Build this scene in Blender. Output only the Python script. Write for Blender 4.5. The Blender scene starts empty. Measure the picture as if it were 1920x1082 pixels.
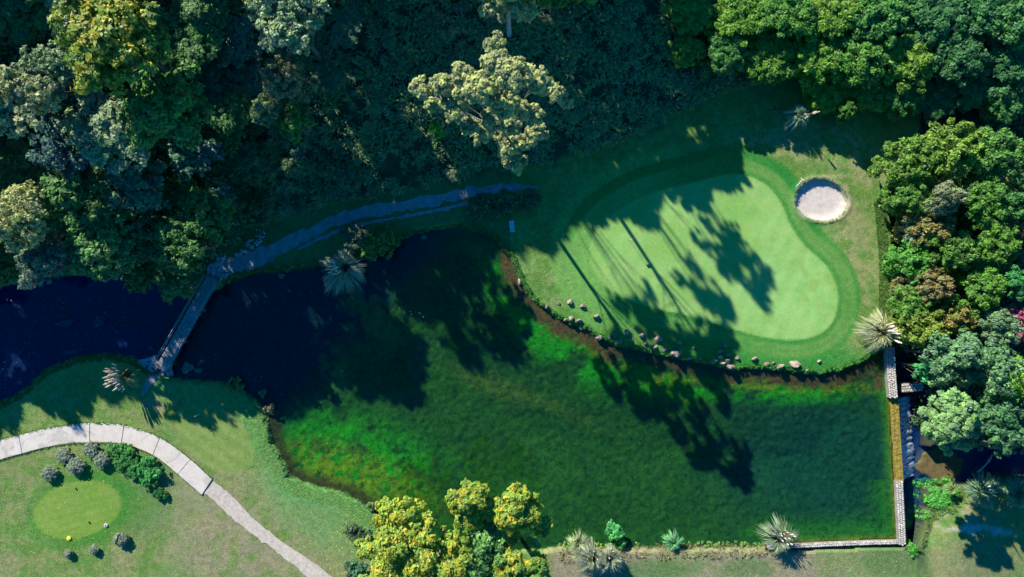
import bpy, bmesh, math, random
import numpy as np
from mathutils import Vector

SC = bpy.context.scene
COL = SC.collection
PI = math.pi
rng = np.random.default_rng(7)
random.seed(7)

# ------------------------------------------------------------------ camera
CAM_H = 80.0
cam_d = bpy.data.cameras.new('camera')
cam = bpy.data.objects.new('camera', cam_d)
COL.objects.link(cam)
cam.location = (0, 0, CAM_H)
cam.rotation_euler = (0, 0, 0)
cam_d.sensor_width = 36
cam_d.lens = 24
cam_d.clip_start = 0.5
cam_d.clip_end = 2000
SC.camera = cam

# ------------------------------------------------------------------ light
SUN_EL = 27.5
SH = np.array([0.56, -0.828])             # way the shadows fall on the ground
SH = SH / np.linalg.norm(SH)
world = bpy.data.worlds.new('World')
SC.world = world
world.use_nodes = True
wn = world.node_tree.nodes
wl = world.node_tree.links
bg = wn['Background']
sky = wn.new('ShaderNodeTexSky')
sky.sky_type = 'NISHITA'
sky.sun_disc = False
sky.sun_elevation = math.radians(SUN_EL)
sky.sun_rotation = math.atan2(-SH[0], -SH[1])
sky.air_density = 1.0
sky.dust_density = 0.2
sky.ozone_density = 6.0
hs = wn.new('ShaderNodeHueSaturation')
hs.inputs['Saturation'].default_value = 1.8
wl.new(sky.outputs[0], hs.inputs['Color'])
wl.new(hs.outputs[0], bg.inputs['Color'])
bg.inputs['Strength'].default_value = 0.098

sun_d = bpy.data.lights.new('sun', 'SUN')
sun_d.energy = 5.0
sun_d.angle = math.radians(0.5)
sun_d.color = (1.0, 0.93, 0.79)
sun = bpy.data.objects.new('sun', sun_d)
COL.objects.link(sun)
sun.location = (-40, 60, 90)
ce = math.cos(math.radians(SUN_EL))
sun.rotation_euler = Vector((SH[0] * ce, SH[1] * ce, -math.sin(math.radians(SUN_EL)))).to_track_quat('-Z', 'Y').to_euler()

SC.view_settings.view_transform = 'Standard'
SC.view_settings.look = 'None'
SC.view_settings.exposure = 1.1
SC.view_settings.gamma = 1.0
SC.view_settings.use_curve_mapping = False
SC.cycles.max_bounces = 6
SC.cycles.transparent_max_bounces = 12
SC.cycles.use_denoising = True

# ------------------------------------------------------------------ helpers
def P(px, py, z=0.0):
    k = (CAM_H - z) / CAM_H / 16.0
    return ((px - 960) * k, (541 - py) * k, z)

def PA(pts, z=0.0):
    a = np.array(pts, float)
    k = (CAM_H - z) / CAM_H / 16.0
    return np.stack([(a[:, 0] - 960) * k, (541 - a[:, 1]) * k], 1)

def sstep(a, b, x):
    t = np.clip((x - a) / (b - a), 0, 1)
    return t * t * (3 - 2 * t)

def _hash(ix, iy, seed):
    n = (ix.astype(np.int64) * 374761393 + iy.astype(np.int64) * 668265263 + seed * 974634777) & 0x7fffffff
    n = ((n ^ (n >> 13)) * 1274126177) & 0x7fffffff
    return ((n ^ (n >> 16)) & 0xffff) / 65535.0

def vnoise(x, y, s=1.0, seed=0):
    x = np.asarray(x, float) * s + 1000; y = np.asarray(y, float) * s + 1000
    ix = np.floor(x); iy = np.floor(y)
    fx = x - ix; fy = y - iy
    fx = fx * fx * (3 - 2 * fx); fy = fy * fy * (3 - 2 * fy)
    a = _hash(ix, iy, seed); b = _hash(ix + 1, iy, seed)
    c = _hash(ix, iy + 1, seed); d = _hash(ix + 1, iy + 1, seed)
    return (a * (1 - fx) + b * fx) * (1 - fy) + (c * (1 - fx) + d * fx) * fy

def fbm(x, y, s=1.0, seed=0, o=4):
    r = 0; amp = .5; tot = 0
    for i in range(o):
        r = r + amp * vnoise(x, y, s * 2 ** i, seed + i * 17); tot += amp; amp *= .55
    return r / tot

def seg_dist(x, y, poly, closed=True):
    d = np.full(x.shape, 1e9)
    n = len(poly)
    for i in range(n if closed else n - 1):
        ax, ay = poly[i]; bx, by = poly[(i + 1) % n]
        vx, vy = bx - ax, by - ay
        L = vx * vx + vy * vy + 1e-12
        t = np.clip(((x - ax) * vx + (y - ay) * vy) / L, 0, 1)
        d = np.minimum(d, (x - ax - t * vx) ** 2 + (y - ay - t * vy) ** 2)
    return np.sqrt(d)

def inside(x, y, poly):
    r = np.zeros(x.shape, bool)
    n = len(poly)
    for i in range(n):
        ax, ay = poly[i]; bx, by = poly[(i + 1) % n]
        if ay == by: continue
        c = ((ay > y) != (by > y)) & (x < (bx - ax) * (y - ay) / (by - ay) + ax)
        r ^= c
    return r

def sdist(x, y, poly):                    # negative inside
    d = seg_dist(x, y, poly)
    return np.where(inside(x, y, poly), -d, d)

def smooth_poly(pts, closed=True, sub=4):
    a = np.array(pts, float); n = len(a); out = []
    rngi = range(n) if closed else range(n - 1)
    for i in rngi:
        if closed:
            p0, p1, p2, p3 = a[(i - 1) % n], a[i], a[(i + 1) % n], a[(i + 2) % n]
        else:
            p0, p1, p2, p3 = a[max(i - 1, 0)], a[i], a[i + 1], a[min(i + 2, n - 1)]
        for k in range(sub):
            t = k / sub
            out.append(.5 * ((2 * p1) + (-p0 + p2) * t + (2 * p0 - 5 * p1 + 4 * p2 - p3) * t * t + (-p0 + 3 * p1 - 3 * p2 + p3) * t ** 3))
    if not closed: out.append(a[-1])
    return np.array(out)

def np_mesh(name, v, f, attrs=None, smooth=False):
    v = np.asarray(v, np.float32); f = np.asarray(f, np.int32)
    me = bpy.data.meshes.new(name)
    k = f.shape[1]
    me.vertices.add(len(v)); me.vertices.foreach_set('co', v.ravel())
    me.loops.add(f.size); me.loops.foreach_set('vertex_index', f.ravel())
    me.polygons.add(len(f)); me.polygons.foreach_set('loop_start', np.arange(0, f.size, k, dtype=np.int32))
    me.polygons.foreach_set('use_smooth', np.full(len(f), smooth))
    me.update(calc_edges=True)
    for nme, arr in (attrs or {}).items():
        arr = np.asarray(arr, np.float32)
        if arr.ndim == 1:
            me.attributes.new(nme, 'FLOAT', 'POINT').data.foreach_set('value', arr)
        else:
            a4 = np.ones((len(arr), 4), np.float32); a4[:, :3] = arr[:, :3]
            me.attributes.new(nme, 'FLOAT_COLOR', 'POINT').data.foreach_set('color', a4.ravel())
    return me

def bm_mesh(name, bm, smooth=False):
    me = bpy.data.meshes.new(name)
    bm.normal_update(); bm.to_mesh(me); bm.free()
    if smooth:
        me.polygons.foreach_set('use_smooth', np.full(len(me.polygons), True))
    return me

def obj(name, me, mat=None, parent=None, loc=None):
    o = bpy.data.objects.new(name, me)
    COL.objects.link(o)
    if mat is not None and len(me.materials) == 0: me.materials.append(mat)
    if parent is not None: o.parent = parent
    if loc is not None: o.location = loc
    return o

def tag(o, label=None, cat=None, group=None, kind=None):
    if label: o['label'] = label
    if cat: o['category'] = cat
    if group: o['group'] = group
    if kind: o['kind'] = kind
    return o

def empty(name, loc, label, cat, group=None, rz=0.0):
    o = bpy.data.objects.new(name, None)
    o.empty_display_size = .3
    COL.objects.link(o); o.location = loc; o.rotation_euler = (0, 0, rz)
    return tag(o, label, cat, group)

def add_box(bm, c, s, rz=0.0, tilt=0.0):
    cx, cy, cz = c; sx, sy, sz = [q / 2 for q in s]
    vs = []
    ca, sa = math.cos(rz), math.sin(rz)
    for z in (-sz, sz):
        for x, y in ((-sx, -sy), (sx, -sy), (sx, sy), (-sx, sy)):
            vs.append(bm.verts.new((cx + x * ca - y * sa, cy + x * sa + y * ca, cz + z + tilt * x)))
    for q in ((0, 3, 2, 1), (4, 5, 6, 7), (0, 1, 5, 4), (1, 2, 6, 5), (2, 3, 7, 6), (3, 0, 4, 7)):
        bm.faces.new([vs[i] for i in q])

def add_tube(bm, pts, rad, n=6, cap=True):
    rings = []
    for i, p in enumerate(pts):
        p = Vector(p)
        a = Vector(pts[max(i - 1, 0)]); b = Vector(pts[min(i + 1, len(pts) - 1)])
        t = (b - a).normalized()
        up = Vector((0, 0, 1)) if abs(t.z) < .9 else Vector((1, 0, 0))
        u = t.cross(up).normalized(); w = t.cross(u)
        r = rad[i] if isinstance(rad, (list, tuple)) else rad
        rings.append([bm.verts.new(p + (u * math.cos(2 * PI * k / n) + w * math.sin(2 * PI * k / n)) * r) for k in range(n)])
    for a, b in zip(rings[:-1], rings[1:]):
        for k in range(n):
            bm.faces.new((a[k], a[(k + 1) % n], b[(k + 1) % n], b[k]))
    if cap:
        bm.faces.new(rings[0]); bm.faces.new(list(reversed(rings[-1])))

# ------------------------------------------------------------------ materials
class NT:
    def __init__(s, name):
        s.m = bpy.data.materials.new(name); s.m.use_nodes = True
        s.n = s.m.node_tree.nodes; s.l = s.m.node_tree.links
        s.b = s.n['Principled BSDF']; s.out = s.n['Material Output']
        s.b.inputs['Roughness'].default_value = .85
        s.b.inputs['Specular IOR Level'].default_value = .25
    def new(s, t, **kw):
        n = s.n.new(t)
        for k, v in kw.items():
            if k in n.inputs: n.inputs[k].default_value = v
            else: setattr(n, k, v)
        return n
    def link(s, a, b): s.l.new(a, b)
    def pos(s): return s.new('ShaderNodeNewGeometry').outputs['Position']
    def noise(s, scale, detail=4, rough=.55, vec=None, dist=0):
        n = s.new('ShaderNodeTexNoise'); n.inputs['Scale'].default_value = scale
        n.inputs['Detail'].default_value = detail; n.inputs['Roughness'].default_value = rough
        n.inputs['Distortion'].default_value = dist
        s.link(vec if vec is not None else s.pos(), n.inputs['Vector'])
        return n.outputs['Fac']
    def mr(s, v, a, b, c, d):
        n = s.new('ShaderNodeMapRange'); s.link(v, n.inputs['Value'])
        for k, q in zip(('From Min', 'From Max', 'To Min', 'To Max'), (a, b, c, d)): n.inputs[k].default_value = q
        return n.outputs[0]
    def math(s, op, a, b=None):
        n = s.new('ShaderNodeMath'); n.operation = op
        for i, q in enumerate((a, b)):
            if q is None: continue
            if isinstance(q, (int, float)): n.inputs[i].default_value = q
            else: s.link(q, n.inputs[i])
        return n.outputs[0]
    def mix(s, f, a, b, mode='MIX'):
        n = s.new('ShaderNodeMix'); n.data_type = 'RGBA'; n.blend_type = mode
        for i, q in ((0, f), (6, a), (7, b)):
            if isinstance(q, (int, float)): n.inputs[i].default_value = q
            elif isinstance(q, (tuple, list)): n.inputs[i].default_value = (*q, 1)
            else: s.link(q, n.inputs[i])
        return n.outputs[2]
    def scale_col(s, c, f):
        n = s.new('ShaderNodeVectorMath'); n.operation = 'SCALE'
        if isinstance(c, (tuple, list)): n.inputs[0].default_value = c
        else: s.link(c, n.inputs[0])
        s.link(f, n.inputs['Scale'])
        return n.outputs[0]
    def bump(s, h, strength=.5, dist=.05):
        n = s.new('ShaderNodeBump'); n.inputs['Strength'].default_value = strength; n.inputs['Distance'].default_value = dist
        s.link(h, n.inputs['Height']); s.link(n.outputs[0], s.b.inputs['Normal'])
    def base(s, c): s.link(c, s.b.inputs['Base Color'])

def simple(name, col, var=.25, sc=6, rough=.85, bump=.4, bdist=.03):
    t = NT(name)
    a = t.noise(sc, 5, .6); b = t.noise(sc * .17, 3)
    f = t.math('MULTIPLY', t.mr(a, .25, .75, 1 - var, 1 + var), t.mr(b, .3, .7, 1 - var * .6, 1 + var * .6))
    t.base(t.scale_col(col, f)); t.b.inputs['Roughness'].default_value = rough
    t.bump(a, bump, bdist)
    return t.m

def ground_mat():
    t = NT('ground_turf_soil')
    at = t.new('ShaderNodeAttribute', attribute_name='gcol').outputs['Color']
    gr = t.new('ShaderNodeAttribute', attribute_name='grain').outputs['Fac']
    n1 = t.noise(7, 6, .72); n2 = t.noise(1.7, 4, .6); n3 = t.noise(16, 2, .7)
    v = t.math('MULTIPLY', t.mr(n1, .3, .7, .55, 1.45), t.mr(n2, .3, .7, .8, 1.2))
    v = t.math('MULTIPLY', v, t.mr(n3, .25, .75, .75, 1.25))
    v = t.math('ADD', t.math('MULTIPLY', t.math('SUBTRACT', v, 1.0), gr), 1.0)
    c = t.scale_col(at, v)
    # straw-coloured blades among the green where the turf is rough
    dry = t.mr(t.noise(3.2, 5, .7), .55, .75, 0, .5)
    c2 = t.mix(t.math('MULTIPLY', dry, gr), c, t.mix(1.0, c, (1.7, 1.25, .9), 'MULTIPLY'))
    # broad uneven growth
    lo = t.noise(.55, 4, .6)
    c2 = t.mix(t.mr(lo, .35, .65, 0, .55), c2, t.mix(1.0, c2, (.78, 1.0, .95), 'MULTIPLY'))
    # weed tufts with dark gaps on the pond bed
    bd = t.new('ShaderNodeAttribute', attribute_name='bed').outputs['Fac']
    pit = t.noise(1.9, 6, .75, None, .5)
    k = t.math('MULTIPLY', bd, t.mr(pit, .50, .60, 0, .75))
    c2 = t.mix(k, c2, t.mix(1.0, c2, (.18, .38, .45), 'MULTIPLY'))
    k = t.math('MULTIPLY', bd, t.mr(t.noise(4.5, 4, .7), .52, .66, 0, .6))
    c2 = t.mix(k, c2, t.mix(1.0, c2, (1.9, 1.5, 1.2), 'MULTIPLY'))
    t.base(c2)
    t.b.inputs['Roughness'].default_value = .95
    t.b.inputs['Specular IOR Level'].default_value = .1
    h = t.math('ADD', n1, t.math('MULTIPLY', n3, .5))
    b = t.new('ShaderNodeBump'); b.inputs['Distance'].default_value = .12
    t.link(t.math('MULTIPLY', gr, .75), b.inputs['Strength']); t.link(h, b.inputs['Height']); t.link(b.outputs[0], t.b.inputs['Normal'])
    return t.m

def leaf_mat(name, tips=None, gloss=.3):
    """leaf colour = object colour * per-leaf variation; tips: autumn colour on the outer sprays"""
    t = NT(name)
    oc = t.new('ShaderNodeObjectInfo').outputs['Color']
    v = t.new('ShaderNodeAttribute', attribute_name='var').outputs['Fac']
    hue = t.mix(v, (1.0, .92, 1.25), (1.15, 1.12, .62))
    c = t.mix(1.0, oc, hue, 'MULTIPLY')
    c = t.scale_col(c, t.mr(v, 0, 1, .7, 1.8))
    if tips is not None:
        tp = t.new('ShaderNodeAttribute', attribute_name='tip').outputs['Fac']
        k = t.math('MULTIPLY', t.mr(tp, .5, 1.0, 0, .95), t.mr(t.noise(1.3, 4, .7), .42, .58, 0, 1))
        c = t.mix(k, c, t.scale_col(tips, t.mr(v, 0, 1, .7, 1.3)))
    t.base(c)
    t.b.inputs['Roughness'].default_value = .55
    t.b.inputs['Specular IOR Level'].default_value = gloss
    tr = t.new('ShaderNodeBsdfTranslucent'); t.link(c, tr.inputs['Color'])
    mx = t.new('ShaderNodeMixShader'); mx.inputs[0].default_value = .28
    t.link(t.b.outputs[0], mx.inputs[1]); t.link(tr.outputs[0], mx.inputs[2])
    t.link(mx.outputs[0], t.out.inputs['Surface'])
    return t.m

def water_mat(name, body, body_f, tint, ripple=.02, rsc=3.0):
    t = NT(name)
    trn = t.new('ShaderNodeBsdfTransparent'); trn.inputs['Color'].default_value = (*tint, 1)
    dif = t.new('ShaderNodeBsdfDiffuse'); dif.inputs['Color'].default_value = (*body, 1)
    m1 = t.new('ShaderNodeMixShader'); m1.inputs[0].default_value = body_f
    t.link(trn.outputs[0], m1.inputs[1]); t.link(dif.outputs[0], m1.inputs[2])
    gl = t.new('ShaderNodeBsdfGlossy'); gl.inputs['Roughness'].default_value = .03
    bp = t.new('ShaderNodeBump'); bp.inputs['Distance'].default_value = ripple; bp.inputs['Strength'].default_value = .6
    t.link(t.noise(rsc, 3, .5), bp.inputs['Height']); t.link(bp.outputs[0], gl.inputs['Normal'])
    ge = t.new('ShaderNodeNewGeometry')
    dp = t.new('ShaderNodeVectorMath'); dp.operation = 'DOT_PRODUCT'
    t.link(ge.outputs['Incoming'], dp.inputs[0]); t.link(ge.outputs['Normal'], dp.inputs[1])
    fr = t.math('ADD', .022, t.math('MULTIPLY', .95, t.math('POWER', t.math('SUBTRACT', 1.0, t.math('ABSOLUTE', dp.outputs['Value'])), 5.0)))
    m2 = t.new('ShaderNodeMixShader'); t.link(fr, m2.inputs[0])
    t.link(m1.outputs[0], m2.inputs[1]); t.link(gl.outputs[0], m2.inputs[2])
    t.link(m2.outputs[0], t.out.inputs['Surface'])
    return t.m

M = {}
M['ground'] = ground_mat()
M['leaf'] = leaf_mat('leaf_green')
M['leaf_autumn'] = leaf_mat('leaf_autumn_tips', (.44, .36, .03))
M['leaf_rust'] = leaf_mat('leaf_rust_tips', (.36, .22, .08))
M['grass_blade'] = leaf_mat('grass_blade', gloss=.2)
M['bark'] = simple('bark', (.16, .13, .10), .35, 5, .9, .8, .05)
M['bark_pale'] = simple('pale_bark', (.34, .31, .26), .3, 5, .9, .8, .05)
t_ = NT('concrete_slab')
n_ = t_.noise(1.1, 6, .7); m_ = t_.noise(12, 4, .7); k_ = t_.noise(.5, 3, .6, None, 1.5)
c_ = t_.mix(t_.mr(n_, .4, .7, 0, .7), (.53, .485, .435), (.39, .345, .30))
c_ = t_.mix(t_.mr(k_, .58, .64, 0, .5), c_, (.30, .28, .25))
t_.base(t_.scale_col(c_, t_.mr(m_, .3, .7, .85, 1.12))); t_.bump(m_, .5, .012)
M['concrete'] = t_.m
M["gravel"] = simple("pale_gravel", (.41, .365, .31), .3, 14, .95, .9, .03)
M['track'] = simple('track_gravel', (.22, .22, .22), .4, 9, .95, .9, .05)
t_ = NT('bunker_sand')
n_ = t_.noise(2.5, 5, .65); m_ = t_.noise(14, 3, .7)
wv = t_.new('ShaderNodeTexWave'); wv.inputs['Scale'].default_value = 1.6; wv.inputs['Distortion'].default_value = 5; wv.inputs['Detail'].default_value = 3
t_.link(t_.pos(), wv.inputs['Vector'])
f_ = t_.math('MULTIPLY', t_.mr(n_, .3, .7, .86, 1.12), t_.mr(wv.outputs['Fac'], 0, 1, .97, 1.03))
t_.base(t_.scale_col((.46, .415, .38), f_)); t_.bump(t_.math('ADD', t_.math('MULTIPLY', wv.outputs['Fac'], .35), m_), .6, .03)
M['sand'] = t_.m
t_ = NT('rock')
n_ = t_.noise(2.6, 5, .65); m_ = t_.noise(9, 4, .7); oi = t_.new('ShaderNodeObjectInfo').outputs['Random']
c_ = t_.mix(t_.mr(n_, .42, .6, 0, 1), (.20, .135, .095), (.38, .33, .28))
c_ = t_.mix(oi, c_, t_.mix(1.0, c_, (.62, .66, .70), 'MULTIPLY'))
t_.base(t_.scale_col(c_, t_.mr(m_, .3, .7, .6, 1.35))); t_.bump(m_, .9, .05)
M['rock'] = t_.m
M['rubble'] = simple('rubble_stone', (.36, .36, .36), .4, 8, .9, .9, .05)
M['wallstone'] = simple('wall_stone', (.47, .44, .41), .45, 7, .9, .9, .05)
M['mortar'] = simple('wall_mortar', (.22, .20, .17), .3, 7)
M['plank'] = simple('weathered_plank', (.25, .25, .25), .35, 5, .85, .5, .01)
M['timber'] = simple('dark_timber', (.10, .09, .08), .3, 5)
M['plume'] = simple('plume', (.62, .54, .42), .2, 12, .95, .4, .02)
M['straw'] = simple('straw', (.42, .33, .18), .3, 8)
M['red'] = simple('red_cloth', (.5, .03, .02), .1, 5)
M['yellow'] = simple('yellow_paint', (.7, .6, .05), .05, 5, .4)
M['white'] = simple('white_paint', (.75, .73, .68), .05, 5, .5)
M['dark'] = simple('dark_wood', (.05, .03, .02), .2, 5)
M['water'] = water_mat('pond_water', (.0, .03, .10), .045, (.80, .95, .78), .012, 2.0)
M['water_low'] = water_mat('stream_water', (.0, .03, .18), .30, (.6, .8, .9), .05, 2.2)

# ------------------------------------------------------------------ the ground plan (traced, then laid out in metres)
POND_PX = [(-500, 800), (-150, 775), (0, 755), (40, 735), (90, 690), (150, 668), (200, 661), (250, 668), (285, 690), (310, 705), (360, 712), (420, 718),
           (450, 728), (480, 750), (495, 772), (505, 800), (510, 830), (530, 860), (542, 890), (570, 905), (610, 915), (650, 925), (680, 945),
           (700, 960), (760, 1010), (860, 1040), (1000, 1030), (1060, 1022), (1180, 1027), (1300, 1026), (1440, 1024), (1560, 1018), (1632, 1016), (1690, 1014),
           (1686, 960), (1680, 905), (1672, 800), (1670, 745), (1669, 700), (1668, 652),
           (1640, 662), (1610, 682), (1570, 695), (1530, 701), (1490, 698), (1440, 691), (1390, 691), (1370, 694), (1330, 682), (1280, 674),
           (1230, 664), (1190, 654), (1150, 647), (1120, 630), (1080, 611), (1040, 593), (1010, 571), (985, 546), (970, 515), (955, 480), (930, 450),
           (900, 435), (860, 425), (820, 430), (780, 438), (745, 452), (700, 478), (650, 497), (600, 500), (540, 508), (490, 512), (440, 525),
           (408, 542), (375, 552), (330, 556), (290, 530), (250, 512), (200, 516), (130, 516), (60, 525), (0, 540), (-150, 555), (-500, 560)]
CH_PX = [(1650, 652), (1722, 640), (1724, 720), (1726, 835), (1790, 826), (1850, 838), (1960, 840), (2300, 850), (2300, 905), (1960, 895), (1880, 885),
         (1850, 882), (1815, 905), (1775, 912), (1728, 910), (1724, 945), (1712, 985), (1700, 1008), (1674, 1000), (1666, 900), (1656, 745)]
DITCH_PX = [(1660, 360), (1680, 360), (1684, 640), (1668, 640)]
pond = PA(POND_PX)
chan = PA(CH_PX, -2.6)
ditch = PA(DITCH_PX, -1.0)
WALL_PL = PA([(1668, 650), (1676, 745), (1684, 905), (1692, 1018), (1632, 1020), (1440, 1028)])
FOOT = [(-2500, 560), (0, 500), (300, 470), (400, 450), (540, 412), (640, 382), (760, 366), (880, 335), (1000, 318), (1100, 296), (1200, 258),
        (1330, 190), (1450, 150), (1600, 120), (1900, 90), (4500, 60), (4500, -6000), (-2500, -6000)]
hill = PA(FOOT)
GREEN_PX = [(1106, 480), (1120, 430), (1160, 393), (1220, 363), (1290, 345), (1360, 328), (1400, 330), (1440, 350), (1465, 382), (1482, 422),
            (1510, 462), (1550, 500), (1570, 545), (1566, 592), (1540, 624), (1490, 637), (1430, 631), (1370, 615), (1310, 597), (1240, 580), (1180, 562), (1130, 530)]
green = smooth_poly(PA(GREEN_PX, .5))
BUNK_C = P(1540, 375, .5); BUNK_R = (2.95, 2.5)
BUNK_A = math.radians(-14)

def bunk_r(x, y):
    dx, dy = x - BUNK_C[0], y - BUNK_C[1]
    c, s = math.cos(-BUNK_A), math.sin(-BUNK_A)
    u = (dx * c - dy * s) / BUNK_R[0]; v = (dx * s + dy * c) / BUNK_R[1]
    a = np.arctan2(v, u)
    return np.sqrt(u * u + v * v) / (1 + .035 * np.sin(2 * a + 1) + .025 * np.sin(3 * a + 2) + .012 * np.sin(9 * a))

def height(x, y):
    x = np.asarray(x, float); y = np.asarray(y, float)
    jit = (fbm(x, y, 1.6, 3, 3) - .5) * .55
    sd = sdist(x, y, pond) + jit
    land = .02 + .46 * sstep(-.05, .45, sd) + (fbm(x, y, .12, 5, 3) - .5) * .25 * sstep(1, 6, sd)
    dd = -sd
    lump = (fbm(x, y, 2.1, 11, 3) - .5)
    bed = -.06 - .28 * sstep(0, 2.2, dd) - 1.1 * sstep(1.5, 14, dd) + lump * .24 * sstep(.3, 3, dd)
    h = np.where(sd > 0, land, np.minimum(bed, -.02))
    hd = -sdist(x, y, hill)
    hh = np.where(hd > 0, 13 * (1 - np.exp(-np.maximum(hd, 0) * .036)) + (fbm(x, y, .35, 21, 3) - .5) * .7 * sstep(0, 3, hd), 0)
    h = h + hh * np.where(sd > 0, sstep(0, 2, sd), 0)
    br = bunk_r(x, y)
    h = np.where(br < 1.0, np.minimum(h, h - .75 * sstep(1.0, .93, br)), h)
    h = h + .12 * np.exp(-((br - 1.08) / .09) ** 2)
    cd = sdist(x, y, chan)
    east = sstep(47.0, 49.5, x) * (y < -10)
    h = np.where(sd > 0, h - 1.6 * np.exp(-np.maximum(cd, 0) / 2.2) * east, h)
    h = np.where(cd < .25, np.minimum(h, -3.0 + 2.6 * sstep(-.1, .25, cd) + lump * .5), h)
    bar = np.sqrt(((x - 52.0) / 3.6) ** 2 + ((y + 21.4) / 2.5) ** 2) + (fbm(x, y, .7, 61, 3) - .5) * .5
    h = np.where((cd < .25), np.maximum(h, -3.2 + .68 * sstep(1.15, .75, bar) + (fbm(x, y, 2.5, 63, 3) - .5) * .12), h)
    dt = sdist(x, y, ditch)
    h = np.where(dt < .2, np.minimum(h, -1.8), h)
    wd = seg_dist(x, y, WALL_PL, False)
    h = np.where((wd < .38) & (hd < 0), np.minimum(h, -.7), h)
    return h

def zat(x, y): return float(height(np.array([x]), np.array([y]))[0])

def mixc(c, t, w):
    w = np.clip(w, 0, 1)[..., None]
    return c * (1 - w) + np.array(t) * w

def blob(px, py, cx, cy, rx, ry, a=0.0, soft=.35):
    a = math.radians(a); dx = px - cx; dy = py - cy
    u = (dx * math.cos(a) + dy * math.sin(a)) / rx; v = (-dx * math.sin(a) + dy * math.cos(a)) / ry
    return sstep(1 + soft, 1 - soft, np.sqrt(u * u + v * v))

def ground_colour(x, y):
    px = x * 16 + 960; py = 541 - y * 16
    n1 = fbm(x, y, .22, 31, 4); n2 = fbm(x, y, .8, 41, 4); n3 = fbm(x, y, .09, 51, 3)
    sd = sdist(x, y, pond) + (fbm(x, y, 1.6, 3, 3) - .5) * .55
    C = np.zeros(x.shape + (3,)) + np.array((.105, .195, .042))
    G = np.ones(x.shape)
    DRY = (.215, .21, .10); EM = (.018, .17, .028); LUSH = (.055, .215, .045)
    C = mixc(C, (.125, .22, .06), sstep(.4, .65, n2) * .6)
    C = mixc(C, DRY, sstep(.42, .66, n1) * .75 * (py > 880))
    C = mixc(C, (.24, .23, .10), sstep(.46, .66, fbm(x, y, 1.3, 101, 4)) * .5 * (py > 700))
    # lower-left fairway: dry towards the middle of the bottom
    C = mixc(C, (.225, .21, .12), blob(px, py, 430, 1010, 170, 95, 35, .6) * sstep(.25, .6, n2))
    C = mixc(C, (.19, .19, .09), blob(px, py, 40, 900, 60, 60, 0, .7) * .6 * sstep(.3, .6, n2))
    C = mixc(C, (.03, .17, .02), blob(px, py, 240, 940, 90, 70, 0, .6) * .6)
    C = mixc(C, (.13, .24, .08), blob(px, py, 590, 960, 120, 45, 38, .6) * .8)
    C = mixc(C, (.075, .25, .075), sstep(3.6, .2, sd) * (px < 720) * (py > 640) * .8)
    # bottom strip and bottom-right corner
    C = mixc(C, (.235, .20, .135), sstep(1020, 1034, py) * (px > 1040) * (px < 1700) * (.35 + .5 * sstep(.35, .6, n1)))
    C = mixc(C, (.085, .16, .05), blob(px, py, 1230, 1066, 70, 18) * .8 + blob(px, py, 1400, 1062, 50, 18) * .7 + blob(px, py, 1680, 1050, 70, 30) * .8)
    C = mixc(C, (.17, .165, .09), blob(px, py, 1830, 1050, 90, 45, 0, .5) * .7)
    C = mixc(C, (.05, .22, .035), (blob(px, py, 1765, 935, 45, 22) + blob(px, py, 1725, 1000, 22, 35) + blob(px, py, 1740, 960, 18, 12)) * sstep(.3, .5, n2))
    C = mixc(C, (.30, .25, .18), blob(px, py, 1785, 965, 45, 20, 0, .6) * .8 * sstep(.35, .55, n2))
    C = mixc(C, (.42, .38, .33), blob(px, py, 1830, 992, 60, 9, 4, .5) * sstep(.3, .5, n2))
    # tees
    e1 = blob(px, py, 153, 954, 104, 72, -14, .12)
    C = mixc(C, (.035, .18, .02), e1 * .55)
    t1 = blob(px, py, 150, 953, 83, 52, -14, .05)
    stripe = .5 + .5 * np.sin((px * .27 + py) * .42)
    C = mixc(C, (.13, .225, .035), t1); C = mixc(C, (.165, .25, .05), t1 * stripe * .5); C = mixc(C, (.18, .25, .06), t1 * sstep(.45, .65, n2) * .5); G = G * (1 - .55 * t1)
    t2 = blob(px, py, 405, 818, 86, 52, 40, .03)
    C = mixc(C, (.15, .215, .05), t2 * .7); C = mixc(C, (.19, .25, .08), t2 * sstep(.2, .8, .5 + .5 * np.sin((px * .7 - py) * .22)) * .6); G = G * (1 - .45 * t2)
    C = mixc(C, (.26, .22, .12), blob(px, py, 300, 760, 30, 16) * .7 * sstep(.35, .55, n2))
    # the putting green, collar rings and the lush band round them
    gd = sdist(x, y, green)
    R = (px > 960) & (py < 705) & (sd > 0)
    C = mixc(C, (.12, .24, .055), R * sstep(.38, .62, n2) * .7)
    dryR = blob(px, py, 1560, 290, 110, 40, 25, .6) + blob(px, py, 1600, 470, 40, 170, -8, .7) + blob(px, py, 1440, 270, 60, 25, 0, .6) + blob(px, py, 1050, 545, 40, 50, 30, .6)
    C = mixc(C, (.25, .24, .11), np.clip(dryR * 1.1 + .12, 0, 1) * .8 * sstep(.4, .62, n2 * .6 + .4 * fbm(x, y, 1.9, 83, 3)) * R)
    C = mixc(C, (.02, .19, .03), R * blob(px, py, 1420, 665, 190, 34, 3, .4) * .85)
    C = mixc(C, (.045, .20, .03), R * blob(px, py, 1110, 585, 90, 45, 30, .5) * .6)
    C = mixc(C, (.045, .20, .035), R * sstep(2.9, 2.4, gd) * .9)
    C = mixc(C, (.13, .285, .065), R * sstep(5.2, 4.2, gd) * sstep(1230, 1130, px + (py - 500) * .5) * .85)
    ring = .5 + .5 * np.sin(gd * 2 * PI / .75)
    C = mixc(C, (.14, .26, .065), R * (sstep(.45, .6, gd) * sstep(2.3, 2.0, gd)) * (.42 + .22 * ring) * sstep(.2, .7, n1 + .1) * sstep(-30, 30, (px - 1240) + (py - 560) * .6))
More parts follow.
